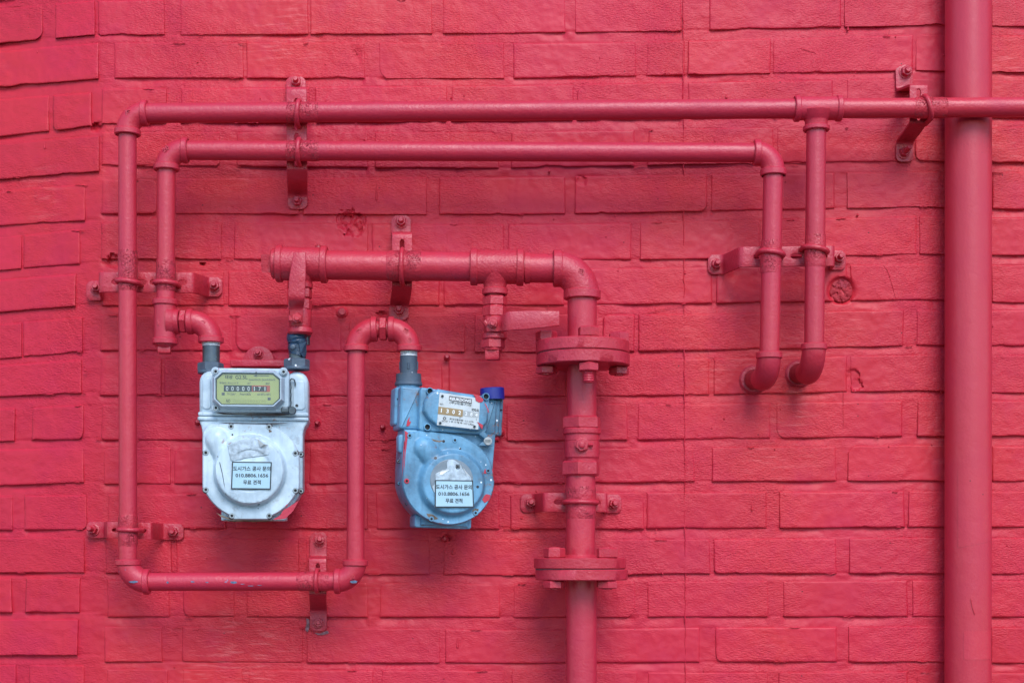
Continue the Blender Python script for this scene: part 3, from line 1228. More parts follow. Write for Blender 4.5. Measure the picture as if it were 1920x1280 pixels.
def flange_pair(y0, y1, x0, x1, r, bolts_top, bolts_bot):
    h = (y1 - y0) / 2 * RK
    for (xx, yy, nm) in ((x0, y0, 0), (x1, (y0 + y1) / 2, 1)):
        mb = MB()
        rk = r * RK
        prof = [(0.0, 26), (0.0, rk - 1.6), (1.6, rk), (h - 2.8, rk), (h - 1.2, rk - 1.6), (h - 1.2, 26)]
        p = P(xx, yy, RD)
        a = -ZA
        u, w = XA, OUT
        rs_ = []
        for t, rr in prof:
            ring = []
            for i in range(96):
                an = 2 * math.pi * i / 96
                q = rr * (1 + 0.006 * n2(an * 40, t * 3, 9, yy) if rr > 40 else 1)
                ring.append(p + a * (t * S) + u * (q * S * math.cos(an)) + w * (q * S * math.sin(an)))
            rs_.append(ring)
        mb.rings(rs_)
        f = mb.build('flange', CAST, riser, smooth=40)
    MB().revolve(P(x0, (y0 + y1) / 2 - 2.5, RD), -ZA, [(0, 30), (0, r * RK - 3), (5, r * RK - 3), (5, 30)], 64).build('gasket', DIRT_AND_SHADE, riser)
    # neck welds
    MB().revolve(P(x0, y0 - 6, RD), -ZA, [(0, 27), (3, 29), (7, 33), (7, 25)], 36).build('weld', CAST, riser)
    for i in range(4):
        an = R(bolts_top + 90 * i)
        c = P((x0 + x1) / 2, (y0 + y1) / 2, RD) + XA * (66 * S * math.cos(an)) + OUT * (66 * S * math.sin(an))
        mb = MB()
        hexnut(mb, c + ZA * (h * S), ZA, 19.5, 18, R(10 + 17 * i))
        mb.revolve(c + ZA * ((h + 17) * S), ZA, [(0, 11), (2.2, 9)], 18)
        L = bolts_bot[i]
        hexnut(mb, c - ZA * (h * S), -ZA, 19.0, 15 if L != 0 else 13, R(25 * i))
        prof = [(-h - 2, 9.5), (h, 9.5)]
        t = h + 14
        while t < h + 14 + L:
            prof += [(t, 9.6), (t + 1.6, 10.6), (t + 3.2, 9.6)]
            t += 4
        prof.append((t + 1, 8.5))
        mb.revolve(c, -ZA, prof, 18)
        mb.build('bolt', CAST, riser)


flange_pair(641, 688, 1092, 1093, 87.5, 84, [18, 0, 18, 0])
flange_pair(1045, 1087.5, 1087.5, 1090.5, 86.5, 48, [0, 0, 0, 0])

# in-line shut-off valve on the riser
iv = thing('inline_valve', 'red in-line valve with hexagon collars on the riser between the two flanges', 'valve', T(1090, 836, RD))
mb = MB()
mb.revolve(P(1091, 803, RD), -ZA, [(0, 28), (0, 33), (2, 34.5), (9, 34.5), (11, 33), (11, 31.5), (22, 31.5), (22.5, 30.8), (24, 30.8), (24.5, 31.8), (52, 31.6), (54, 30), (57, 29.5), (62, 29.5)], 48)
mb.build('valve_body', CAST, iv)
mb = MB()
hexnut(mb, P(1091, 781, RD), -ZA, 36, 22.5, R(12))
mb.build('upper_collar', CAST, iv)
mb = MB()
hexnut(mb, P(1089.5, 864, RD), -ZA, 35.5, 27, R(12))
mb.build('lower_collar', CAST, iv)
mb = MB()
mb.revolve(P(1091, 834, RD + 29), OUT, [(0, 13), (3, 13), (4, 11)], 24)
hexnut(mb, P(1091, 834, RD + 31), OUT, 12, 9, 0.3)
mb.revolve(P(1091, 834, RD + 38), OUT, [(0, 6), (5, 5.5), (6, 4)], 16)
v0 = P(1100, 834, RD + 33)
mb.sweep([v0, v0 + XA * 11 * S], 3.6, 4)
mb.build('spindle', CAST, iv)

# ------------------------------------------------------------------ small valves under the header
LV = 0


def lever_mesh(parent, pts, widths, wdir, thick=5.0):
    """flat bar bent out from the spindle and along the handle"""
    path = [(P(*p), False) for p in pts]
    out, idx = fillet(path, 7)
    # interpolate widths by arc length
    L = [0.0]
    for i in range(1, len(out)):
        L.append(L[-1] + (out[i] - out[i - 1]).length)
    base = [P(*p) for p in pts]
    bl = [0.0]
    for i in range(1, len(base)):
        bl.append(bl[-1] + (base[i] - base[i - 1]).length)
    sc = bl[-1] / L[-1]
    verts, faces = [], []
    for i, p in enumerate(out):
        s = L[i] * sc
        w = widths[-1]
        for k in range(len(bl) - 1):
            if s <= bl[k + 1] + 1e-9:
                t = (s - bl[k]) / max(1e-9, bl[k + 1] - bl[k])
                w = widths[k] + (widths[k + 1] - widths[k]) * t
                break
        for c in (-0.5, 0, 0.5):
            verts.append(p + wdir * (c * w * S))
    for i in range(len(out) - 1):
        for c in range(2):
            faces.append((i * 3 + c, i * 3 + c + 1, i * 3 + c + 4, i * 3 + c + 3))
    o = MB().add(verts, faces).build('lever', CAST, parent, smooth=40)
    md = o.modifiers.new('thickness', 'SOLIDIFY')
    md.thickness = thick * S
    md.offset = 0
    bv = o.modifiers.new('edge', 'BEVEL')
    bv.width = 1.3 * S
    bv.segments = 2
    bv.angle_limit = R(50)
    return o


drain = thing('drain_valve', 'small red plugged valve with its lever pointing right, under the header', 'valve', T(928, 600, RD))
mb = MB()
mb.revolve(P(928, 553, RD), -ZA, [(-8, 15), (2, 15)], 24)
hexnut(mb, P(928, 556, RD), -ZA, 22.5, 17, R(20))
mb.revolve(P(928, 570, RD), -ZA, [(0, 18), (5, 18)], 24)
mb.build('nut', CAST, drain)
mb = MB()
hexnut(mb, P(927.5, 574, RD), -ZA, 22.5, 20, R(20))
mb.revolve(P(927, 592, RD), -ZA, [(0, 17), (3, 19.5), (26, 19.5), (32, 17), (33, 22), (36, 22.5), (41, 22.5), (43, 20)], 32)
mb.build('valve_body', CAST, drain)
mb = MB()
hexnut(mb, P(924.5, 636, RD), -ZA, 21.5, 17, R(20))
mb.revolve(P(924.5, 652, RD), -ZA, [(0, 18), (5, 17), (5, 12)], 24)
mb.build('end_nut', CAST, drain)
mb = MB()
mb.revolve(P(924, 657, RD), -ZA, [(0, 16), (1, 17.5), (14, 17.5), (17, 15.5)], 4, R(52))
mb.build('plug', CAST, drain)
lever_mesh(drain, [(912, 609, RD + 26), (938, 607, RD + 26), (952, 602, RD + 46), (990, 600, RD + 47), (1049, 597, RD + 47)], [24, 28, 34, 33, 26], ZA)
mb = MB()
hexnut(mb, P(924, 606, RD + 27), OUT, 9.5, 9, 0.2)
mb.revolve(P(924, 606, RD + 34), OUT, [(0, 5.5), (6, 5.2), (7, 4)], 14)
mb.revolve(P(924, 606, RD + 14), OUT, [(0, 10), (14, 10)], 18)
mb.build('spindle', CAST, drain)
for yy in (598, 614):
    pass
MB().sweep([P(908, 602, RD + 25), P(914, 610, RD + 25)], 4.5, 8).build('stop', CAST, drain)

sv = thing('shutoff_valve', 'red shut-off valve with upright lever feeding the white meter', 'valve', T(562, 590, RD))
VX = 563
mb = MB()
hexnut(mb, P(VX, 541, RD), -ZA, 22, 18, R(8))
mb.build('nut', CAST, sv)
mb = MB()
hexnut(mb, P(VX, 561, RD), -ZA, 22, 20, R(8))
mb.revolve(P(VX, 580, RD), -ZA, [(-22, 16), (0, 19), (4, 20.5), (30, 20), (33, 19), (34, 21.5), (37, 22.5), (42, 22.5), (45, 20), (46, 17)], 32)
mb.build('valve_body', CAST, sv)
lever_mesh(sv, [(556, 605, RD + 24), (556, 576, RD + 26), (556, 560, RD + 46), (558, 520, RD + 47), (562, 473, RD + 47)], [22, 25, 29, 29, 22], XA)
mb = MB()
hexnut(mb, P(557, 597, RD + 26), OUT, 9, 8, 0.4)
mb.revolve(P(557, 597, RD + 33), OUT, [(0, 5), (5, 4.8), (6, 3.6)], 14)
mb.revolve(P(557, 597, RD + 12), OUT, [(0, 9), (14, 9)], 18)
mb.build('spindle', CAST, sv)
MB().sweep([P(545, 592, RD + 22), P(546, 602, RD + 24)], 5, 8).build('stop', CAST, sv)
mb = MB()
mb.revolve(P(572, 620, 96), -ZA, [(0, 11), (10, 11), (12, 9), (26, 9)], 20)
mb.build('nipple', STEEL, sv)


def paint_chip(parent, x, y, rx, ry, d):
    pts = [(x + rx * math.cos(a_ * 0.4488) * (0.7 + 0.5 * random.random()), y + ry * math.sin(a_ * 0.4488) * (0.7 + 0.5 * random.random())) for a_ in range(14)]
    vs_ = [P(px, py, d) for px, py in pts] + [P(px, py, d - 3) for px, py in pts]
    fs_ = [tuple(range(14))] + [(i, (i + 1) % 14, 14 + (i + 1) % 14, 14 + i) for i in range(14)]
    MB().add(vs_, fs_).build('paint_chip', CHIP, parent, smooth=0)


for (x, y, rx, ry) in ((438, 1091, 7, 2.6), (455, 1094, 4, 1.2), (470, 1097, 6, 1.3), (487, 1096, 5, 1.0), (314, 1091, 2.5, 2), (361, 1090, 4, 1.4), (388, 1091, 3, 1.0)):
    paint_chip(outer, x, y, rx, ry, PD + 17.2 * PK + 0.3 - 0.03 * (y - 1089) ** 2)
paint_chip(outer, 250, 1090, 8, 2.2, PD + 20.4)
paint_chip(outer, 663, 1090, 8, 2.4, PD + 19.9)

# ------------------------------------------------------------------ brackets
PLD = 83.0


def bracket(label, pts, wdir, width, bolts, slots=(), loc=None, slot_w=9):
    t = thing('pipe_bracket', label, 'bracket', loc or T(pts[0][0], pts[0][1], 0), 'red strap brackets holding the pipes')
    strap(t, pts, wdir, width, slots, slot_w)
    for bl in bolts:
        bolt(t, *bl)
    return t


b1 = bracket('long upright strap bracket clamping both upper pipes near the left', [(555, 152, 3.5), (555, 168, 3.5), (556, 165.5, PLD), (557, 318, PLD), (557.5, 338, 62), (558, 358, 16), (558, 366, 4), (558, 385, 4)],
             XA, 37, [(556, 156, 5, 9.5, 17, (0, 0.15)), (558, 379, 5, 9.5, 17, (0, 0.1))], [(2, 0.13, 0.30), (2, 0.36, 0.52), (2, 0.56, 0.66), (2, 0.85, 0.97)])
ubolt(b1, 559.5, 211, PD, XA, 18.2, PLD, 4.4, 2.0)
ubolt(b1, 560.5, 283, PD, XA, 18.0, PLD, 4.4, 1.0)
sleeve(outer, P(538, 211, PD), P(598, 210.4, PD), 19.0 * PK)
sleeve(inner, P(538, 283, PD), P(599, 283.2, PD), 18.8 * PK)

b2 = bracket('short upright strap bracket left of the downpipe at the top right', [(1695, 132, 3.5), (1696, 170, 3.5), (1722, 160, PLD), (1722, 230, PLD), (1711, 246, 52), (1697, 264, 8), (1696, 273, 4), (1696, 297, 4)],
             XA, 32, [(1698, 135, 5, 10.5, 15, (0.05, 0)), (1694, 288, 5, 9, 28, (0.12, 0.16))], [(2, 0.10, 0.34), (2, 0.80, 0.95)], slot_w=8)
ubolt(b2, 1738, 202.5, PD, XA, 18.2, PLD, 4.4, -6.0)
sleeve(outer, P(1712, 202.8, PD), P(1773, 202.3, PD), 19.0 * PK)

b3 = bracket('level strap bracket clamping both left uprights above the white meter', [(170, 545, 3.5), (192, 545, 3.5), (187, 529, PLD), (362, 530, PLD), (374, 534, 48), (388, 538, 8), (394, 538, 4), (409, 538, 4)],
             ZA, 37, [(181, 541, 5, 9, 18, (0.1, 0.1)), (403, 537, 5, 9.5, 18, (0.03, 0.1))], [(2, 0.13, 0.25), (2, 0.40, 0.50), (2, 0.54, 0.66), (2, 0.84, 0.93)])
ubolt(b3, 240, 529, PD, ZA, 16.8, PLD, 4.6, 2.0)
ubolt(b3, 311, 531, PD, ZA, 16.8, PLD, 4.6, 1.0)
sleeve(outer, P(239.5, 470, PD), P(239.5, 546, PD), 17.5 * PK)
sleeve(inner, P(311, 486, PD), P(310.8, 546, PD), 17.8 * PK)

b4 = bracket('level strap bracket round the left upright near the bottom corner', [(169, 993, 3.5), (198, 993, 3.5), (202, 993, PLD), (283, 995, PLD), (296, 996, 24), (304, 996, 5), (310, 996, 4), (338, 997, 4)],
             ZA, 30, [(176, 993, 5, 9, 22, (-0.1, 0.12)), (326, 997, 5, 9.5, 17, (0, 0.06))], [(2, 0.10, 0.30), (2, 0.62, 0.92)], slot_w=8)
ubolt(b4, 242, 993, PD, ZA, 16.8, PLD, 4.2, 0.5)
sleeve(outer, P(240, 964, PD), P(240, 1024, PD), 17.4 * PK)

b5 = bracket('small upright strap bracket holding the bottom pipe', [(597, 1004, 3.5), (597, 1046, 3.5), (596, 1047, PLD), (596, 1113, PLD), (596.5, 1128, 48), (597, 1140, 7), (597, 1147, 4), (597, 1176, 4)],
             XA, 31, [(599, 1013, 5, 9.5, 20, (0.12, 0.16)), (597, 1167, 5, 8.5, 12, (0.1, 0.1))], [(2, 0.12, 0.34), (2, 0.82, 0.96)], slot_w=8)
ubolt(b5, 594, 1088, PD, XA, 17.2, PLD, 3.8, 0.5)
sleeve(outer, P(558, 1089, PD), P(618, 1089, PD), 17.9 * PK)

b6 = bracket('upright strap bracket behind the middle of the wide header', [(752, 412, 3.5), (752, 440, 3.5), (754, 438, PLD), (754, 536, PLD), (752, 553, 52), (749, 570, 7), (748, 577, 4), (748, 593, 4)],
             XA, 36, [(752.5, 417, 5, 9.5, 16, (0, 0.12)), (749, 583, 5, 9.5, 18, (0, 0.1))], [(2, 0.11, 0.36), (2, 0.80, 0.96)])
ubolt(b6, 754, 498, RD, XA, 27.2, PLD, 4.2, 0.5)
sleeve(riser, P(726, 498, RD), P(790, 498.8, RD), 28.0 * RK)

b7 = bracket('level strap bracket clamping the two right-hand uprights', [(1335, 496, 3.5), (1357, 496, 3.5), (1371, 490, 42), (1388, 482, PLD), (1563, 480, PLD), (1557, 488, 3.5), (1578, 488, 3.5)],
             ZA, 37, [(1341, 496, 5, 9.5, 20, (0.1, 0.05)), (1572, 485, 5, 9.5, 20, (0.05, 0.1))], [(3, 0.14, 0.27), (3, 0.38, 0.46), (3, 0.54, 0.66), (3, 0.84, 0.93)])
ubolt(b7, 1446, 475, PD, ZA, 18.4, PLD, 5.0, 3.0)
ubolt(b7, 1528.5, 468, PD, ZA, 18.4, PLD, 5.0, 4.0)
sleeve(inner, P(1446.5, 452, PD), P(1445, 513, PD), 19.2 * PK)
sleeve(outer, P(1528.8, 442, PD), P(1528, 502, PD), 19.2 * PK)

b8 = bracket('level strap bracket round the thick riser above the lower flange', [(983, 943, 3.5), (1003, 943, 3.5), (1020, 941, PLD), (1137, 942, PLD), (1133, 944, 3.5), (1158, 944, 3.5)],
             ZA, 35, [(995, 942, 5, 9.5, 18, (0.05, 0.05)), (1150, 944, 5, 9.5, 18, (0.12, 0.05))], [(2, 0.16, 0.36), (2, 0.70, 0.9)], slot_w=8)
ubolt(b8, 1089, 941, RD, ZA, 27.4, PLD, 4.2, 0.5)
sleeve(riser, P(1089, 912, RD), P(1088.8, 972, RD), 28.2 * RK)

# ------------------------------------------------------------------ meters


class Frame:
    """local frame of a meter: photo coordinates at its face, w = out of the face"""

    def __init__(self, cx, cy, d0, yaw):
        self.cx, self.cy, self.d0 = cx, cy, d0
        self.s, self.c = math.sin(R(yaw)), math.cos(R(yaw))
        self.O = P(cx, cy, d0)
        self.k = K(d0) * S
        self.ex = Vector((self.c, self.s, 0))
        self.n = Vector((self.s, -self.c, 0))
        self.ez = ZA

    def uv(self, px, py, w):
        k = K(self.d0 + w * self.c) / K(self.d0)      # a point further back was measured smaller
        px, py = CX + (px - CX) * k, YH + (py - YH) * k
        return ((px - self.cx - w * self.s) / self.c, py - self.cy)

    def at(self, u, v, w):
        return self.O + (self.ex * u - self.ez * v + self.n * w) * self.k

    def L(self, px, py, w):
        u, v = self.uv(px, py, w)
        return self.at(u, v, w)


def arc(cx, cy, r, a0, a1, n=12):
    return [(cx + r * math.cos(R(a0 + (a1 - a0) * i / n)), cy + r * math.sin(R(a0 + (a1 - a0) * i / n))) for i in range(n + 1)]


def inset(poly, b):
    n = len(poly)
    area = sum(poly[i][0] * poly[(i + 1) % n][1] - poly[(i + 1) % n][0] * poly[i][1] for i in range(n))
    sg = 1 if area > 0 else -1
    res = []
    for i in range(n):
        p0, p1, p2 = poly[i - 1], poly[i], poly[(i + 1) % n]
        e1 = (p1[0] - p0[0], p1[1] - p0[1])
        e2 = (p2[0] - p1[0], p2[1] - p1[1])
        l1 = math.hypot(*e1) or 1
        l2 = math.hypot(*e2) or 1
        nx_ = -e1[1] / l1 - e2[1] / l2
        ny_ = e1[0] / l1 + e2[0] / l2
        l = math.hypot(nx_, ny_) or 1
        dotp = max(0.4, (nx_ * -e1[1] / l1 + ny_ * e1[0] / l1) / l)
        res.append((p1[0] + sg * nx_ / l * b / dotp, p1[1] + sg * ny_ / l * b / dotp))
    return res


def slab(fr, name, poly, w0, w1, bev, mat, parent, mb=None, back_bev=0.0, label=None, smooth=38):
    """outline (photo coordinates at the front w1) given thickness from w0 to w1 with rounded front edge"""
    uvp = [fr.uv(x, y, w1) for x, y in poly]
    rings = []
    if back_bev:
        rings.append([fr.at(u, v, w0) for u, v in inset(uvp, back_bev)])
        rings.append([fr.at(u, v, w0 + back_bev) for u, v in uvp])
    else:
        rings.append([fr.at(u, v, w0) for u, v in uvp])
    if bev > 0:
        for k in range(4):
            an = R(90 * k / 3)
            q = inset(uvp, bev * (1 - math.cos(an)))
            rings.append([fr.at(u, v, w1 - bev + bev * math.sin(an)) for u, v in q])
    else:
        rings.append([fr.at(u, v, w1) for u, v in uvp])
    own = mb is None
    mb = mb or MB()
    mb.rings(rings)
    if own:
        return mb.build(name, mat, parent, label, smooth=smooth)


def rrect(x0, y0, x1, y1, r, n=5):
    return arc(x1 - r, y0 + r, r, -90, 0, n) + arc(x1 - r, y1 - r, r, 0, 90, n) + arc(x0 + r, y1 - r, r, 90, 180, n) + arc(x0 + r, y0 + r, r, 180, 270, n)


def cover_plate(fr, name, outline, cen, hfun, w_back, mat, parent, nr=40):
    """front cover: outline star-shaped about cen, height from hfun(px,py)"""
    uvo = [fr.uv(x, y, 0) for x, y in outline]
    c = fr.uv(cen[0], cen[1], 0)
    rings = [[fr.at(u, v, w_back) for u, v in uvo]]
    n = len(outline)
    for k in range(nr + 1):
        t = 1 - k / nr
        if k == nr:
            t = 0.004
        # denser near the rim
        ring = []
        for i in range(n):
            px = cen[0] + (outline[i][0] - cen[0]) * t
            py = cen[1] + (outline[i][1] - cen[1]) * t
            dist = math.hypot(outline[i][0] - cen[0], outline[i][1] - cen[1]) * (1 - t)
            w = hfun(px, py)
            if dist < 3.0:
                q = 1 - dist / 3.0
                w -= 3.0 * (1 - math.sqrt(max(0, 1 - q * q)))
            u = c[0] + (uvo[i][0] - c[0]) * t
            v = c[1] + (uvo[i][1] - c[1]) * t
            ring.append(fr.at(u, v, w))
        rings.append(ring)
    mb = MB()
    mb.rings(rings)
    return mb.build(name, mat, parent, smooth=45)


def seg_dist(px, py, a, b):
    ax, ay = a
    bx, by = b
    dx, dy = bx - ax, by - ay
    t = max(0, min(1, ((px - ax) * dx + (py - ay) * dy) / (dx * dx + dy * dy)))
    return math.hypot(px - ax - t * dx, py - ay - t * dy)


def smax(a, b, k=4.0):
    h = max(0.0, k - abs(a - b)) / k
    return max(a, b) + h * h * k * 0.25


def resample(poly, n):
    L = [0.0]
    m = len(poly)
    for i in range(m):
        a, b = poly[i], poly[(i + 1) % m]
        L.append(L[-1] + math.hypot(b[0] - a[0], b[1] - a[1]))
    out = []
    j = 0
    for k in range(n):
        s = L[-1] * k / n
        while L[j + 1] < s:
            j += 1
        t = (s - L[j]) / max(1e-9, L[j + 1] - L[j])
        a, b = poly[j], poly[(j + 1) % m]
        out.append((a[0] + (b[0] - a[0]) * t, a[1] + (b[1] - a[1]) * t))
    return out


def screw(fr, px, py, w, r, parent, mat=ZINC, name='screw'):
    mb = MB()
    p = fr.L(px, py, w)
    mb.revolve(p, fr.n, [(-1.5, r), (2.2, r), (3.0, r * 0.85), (3.0, r * 0.52), (1.0, r * 0.5)], 20)
    o = mb.build(name, mat, parent)
    MB().revolve(p + fr.n * (0.9 * S), fr.n, [(-0.4, r * 0.56), (0.8, r * 0.56)], 12).build('socket', BLACK, o)
    MB().revolve(p, fr.n, [(-2, r * 1.35), (0.25, r * 1.3)], 16).build('grime_ring', DIRT_AND_SHADE, o)
    return o


def ftext(fr, parent, s, x0, y0, x1, y1, w, mat, name='lettering', slope=0.0, ext=0.25, bold=0.012, lean=0.0):
    """flat print on a meter; slope = fall to the right in photo coordinates"""
    o = fr.L((x0 + x1) / 2, (y0 + y1) / 2, w)
    a = math.atan(slope)
    ex = fr.ex * math.cos(a) - fr.ez * math.sin(a)
    ez = fr.ez * math.cos(a) + fr.ex * math.sin(a)
    kk = fr.k / S
    return text_mesh(parent, s, o, ex, ez, fr.n, (x1 - x0) / fr.c * kk, (y1 - y0) * kk, mat, name, ext, bold)


def splash(fr, parent, pts, w, mat=PIPE, name='paint_splash', th=0.6):
    """thin patch of spilled or chipped paint with a ragged edge"""
    q = resample(pts, max(24, len(pts) * 4))
    q = [(x + 0.7 * n2(x, y, 3, 2.0), y + 0.7 * n2(x, y, 3, 6.0)) for x, y in q]
    return slab(fr, name, q, w - 0.5, w + th, 0.0, mat, parent, smooth=0)


def sticker_with_text(fr, parent, quad, w, slope):
    (ax, ay), (bx, by), (cx_, cy_), (dx, dy) = quad
    st = slab(fr, 'notice_sticker', quad, w - 0.6, w + 0.5, 0.0, STICK, parent, label='pale blue notice sticker with three lines of black writing', smooth=0)
    # border
    q = [fr.uv(x, y, w) for x, y in quad]
    qi = inset(q, 2.0)
    vs_ = [fr.at(u, v, w + 0.75) for u, v in q] + [fr.at(u, v, w + 0.75) for u, v in qi]
    fs = [(i, (i + 1) % 4, 4 + (i + 1) % 4, 4 + i) for i in range(4)]
    MB().add(vs_, fs).build('border', PRINT, st, smooth=0)
    Wd = bx - ax

    def ln(txt, f0, f1, g0, g1, bold):
        y_mid = ay + (dy - ay) * (g0 + g1) / 2
        h = (dy - ay) * (g1 - g0)
        ym = y_mid + slope * Wd / 2 * 0
        ftext(fr, st, txt, ax + Wd * f0, ym - h / 2, ax + Wd * f1, ym + h / 2, w + 0.75, PRINT, 'lettering', slope, 0.2, bold)
    ln('\ub3c4\uc2dc\uac00\uc2a4 \uacf5\uc0ac \ubb38\uc758', 0.03, 0.965, 0.165, 0.335, 0.018)
    ln('010.8806.1656', 0.09, 0.905, 0.435, 0.565, 0.016)
    ln('\ubb34\ub8cc \uacac\uc801', 0.28, 0.72, 0.665, 0.835, 0.018)
    return st


# ---- white meter
wm = thing('gas_meter', 'white gas meter with a yellow dial in the left of the pipe loop', 'gas meter', T(476, 975, 90))
W = Frame(470, 882, 150, 5)
# upper body with the two port towers
body = rrect(374.5, 694, 577, 792, 7)
mb = MB()
slab(W, '', rrect(376, 704, 576, 790, 8), -96, -26, 9, None, None, mb, 6)
for (x0, x1) in ((375, 417), (534, 577)):
    slab(W, '', arc((x0 + x1) / 2, 716, (x1 - x0) / 2, 180, 360, 10) + [(x1, 778), (x0, 778)], -92, -20, 10, None, None, mb)
mb.build('upper_body', WHITE_E, wm)
for (x0, x1, y0) in ((381, 397, 708), (548, 571, 712)):
    slab(W, 'panel_rib', rrect(x0, y0, x1, 768, 7), -22, -17.5, 2.5, WHITE_E, wm)
for (y0, y1, x0, x1, w1) in ((772.5, 780, 373, 577, -12), (781, 788.5, 372, 577.5, -10)):
    slab(W, 'joint_flange', rrect(x0, y0, x1, y1, 2.5), -98, w1, 2.5, WHITE_E, wm)
# lower body behind the cover
lower = [(374, 787), (577, 787), (575, 793), (570, 800), (567, 812)] + [(567, 918)] + arc(474, 882, 98, 20, 58, 8)[1:] + [(525, 968), (424, 968)] + arc(478, 882, 98, 122, 158, 8) + [(381, 918), (381, 812), (379, 800)]
slab(W, 'lower_body', lower, -95, -14, 4, WHITE_E, wm)
slab(W, 'foot', rrect(415.5, 958, 535, 976, 3), -80, -17, 3, WHITE_E, wm)
# front cover
outl = [(381, 818)] + arc(403, 816, 22, 180, 270, 8)[1:] + [(430, 794), (500, 795)] + arc(488, 868, 73.5, -78, -6, 12) + [(561, 880), (561, 916)] + arc(471, 880, 95, 25, 66, 8) + [(504, 974), (437, 974)] + arc(471, 880, 95, 114, 155, 8) + [(381, 916)]
outl = resample(outl, 128)


def h_white(x, y):
    r = math.hypot(x - 469, y - 882)
    dome = 20 * smooth01((69.5 - r) / 8.5)
    if r < 60:
        dome += 2.0 * (1 - (r / 60) ** 2)
    if r < 41:
        dome -= 1.6 * smooth01((41 - r) / 2.5)
    rs_ = seg_dist(x, y, (408, 824), (432, 868))
    ridge = 17 * math.sqrt(max(0, 1 - (rs_ / 22) ** 2)) if rs_ < 22 else 0
    dish = 2.2 * smooth01((r - 72) / 14)
    return smax(smax(dome, ridge, 6), dish, 3)


cov = cover_plate(W, 'front_cover', outl, (470, 884), h_white, -14, WHITE_E, wm)
for (sx_, sy_) in ((434, 799.5), (504, 800), (387.5, 849), (553, 849), (387.5, 918), (553, 919), (435.5, 966.5), (504.5, 966.5)):
    screw(W, sx_, sy_, 0.9, 5.0, wm)
for (sx_, sy_) in ((563.5, 851), (563.5, 920)):
    screw(W, sx_, sy_, -14, 4.2, wm)
# index housing
idx_ = thing
hous = slab(W, 'index_housing', [(402, 690), (535, 690), (541, 697), (541, 760), (530, 772), (409, 772), (399, 762), (399, 694)], -24, 6, 3, WHITE_E, wm)
octo = [(417, 696), (513, 696), (528, 709), (528, 749), (513, 763), (415, 763), (402, 750), (402, 709)]
uvp = [W.uv(x, y, 22) for x, y in octo]
inn = inset(uvp, 4.2)
rings = [[W.at(u, v, 2) for u, v in inset(uvp, -5.0)], [W.at(u, v, 27.5) for u, v in uvp], [W.at(u, v, 30) for u, v in inset(uvp, 1.4)], [W.at(u, v, 30) for u, v in inset(uvp, 3.0)], [W.at(u, v, 24.5) for u, v in inn]]
MB().rings(rings, cap1=False).build('dial_frame', WHITE_E, wm)
uvg = inset(uvp, 3.6)
gas_ = MB().rings([[W.at(u, v, 26.0) for u, v in inset(uvp, 3.6)], [W.at(u, v, 26.0) for u, v in inset(uvp, 5.6)], [W.at(u, v, 24.0) for u, v in inset(uvp, 5.6)]], cap0=False, cap1=False)
gas_.build('gasket', BLACK, wm)
dial = MB().rings([[W.at(u, v, 22.5) for u, v in uvg], [W.at(u, v, 24.5) for u, v in uvg]]).build('dial', YELLOW, wm, label='yellow dial plate with a black and red counter', smooth=0)
MB().rings([[W.at(u, v, 27.4) for u, v in inset(uvp, 3.3)], [W.at(u, v, 28.2) for u, v in inset(uvp, 3.3)]]).build('dial_glass', GLASS, wm, smooth=0)
DW = 24.8
ftext(W, dial, '\ud0dc\uad11', 422.5, 703, 436.5, 710.5, DW, PRINT)
ftext(W, dial, 'G2.5L', 441.5, 703.5, 464, 710.5, DW, PRINT)
slab(W, 'arrow', [(474, 704), (482, 701.6), (480.5, 703.5), (504, 703.5), (504, 704.7), (480.5, 704.7), (482, 706.6)], DW - 0.5, DW + 0.2, 0, GREYPRINT, dial, smooth=0)
ftext(W, dial, 'Qmax=4.0m\u00b3/h', 466.5, 709.5, 488, 713.5, DW, GREYPRINT)
ftext(W, dial, 'Qmin=0.025m\u00b3/h', 490.5, 709.5, 515, 713.5, DW, GREYPRINT)
ftext(W, dial, '\ud615\uc2dd\uc2b9\uc778 : \uc81c H-11-01 \ud638', 412.5, 716, 447, 719.5, DW, GREYPRINT)
ftext(W, dial, 'm\u00b3', 464, 716, 469.5, 720, DW, GREYPRINT)
ftext(W, dial, 'dm\u00b3', 497.5, 716, 505, 720, DW, GREYPRINT)
slab(W, 'counter_window', [(420, 722), (472, 722), (472, 734), (420, 734)], DW - 0.6, DW + 0.25, 0, PRINT, dial, smooth=0)
slab(W, 'decimal_window', [(472, 722), (505.5, 722), (505.5, 734), (472, 734)], DW - 0.6, DW + 0.2, 0, REDPRINT, dial, smooth=0)
slab(W, 'decimal_window', [(473.6, 724), (499.5, 724), (499.5, 733), (473.6, 733)], DW - 0.6, DW + 0.45, 0, PRINT, dial, smooth=0)
for i, ch in enumerate('00000'):
    ftext(W, dial, ch, 424.0 + 9.95 * i, 724.3, 428.4 + 9.95 * i, 732.6, DW + 0.6, WHITEPRINT, 'digit')
for i, ch in enumerate('171'):
    hw = 0.9 if ch == '1' else 2.1
    ftext(W, dial, ch, 476.6 + 9.8 * i - hw, 724.6, 476.6 + 9.8 * i + hw, 732.0, DW + 0.75, WHITEPRINT, 'digit')
ftext(W, dial, 'V=1.2dm\u00b3', 426.5, 736.5, 441.5, 740.5, DW, GREYPRINT)
ftext(W, dial, 'Pmax=10KPa', 450, 736.5, 470, 740.5, DW, GREYPRINT)
ftext(W, dial, 'tm=-20\u2103~+60\u2103', 482, 736.5, 507, 740.5, DW, GREYPRINT)
ftext(W, dial, 'NO', 424.5, 748.5, 432, 755, DW, PRINT)
ftext(W, dial, '070321023770', 438, 749, 498, 755, DW, FAINT)
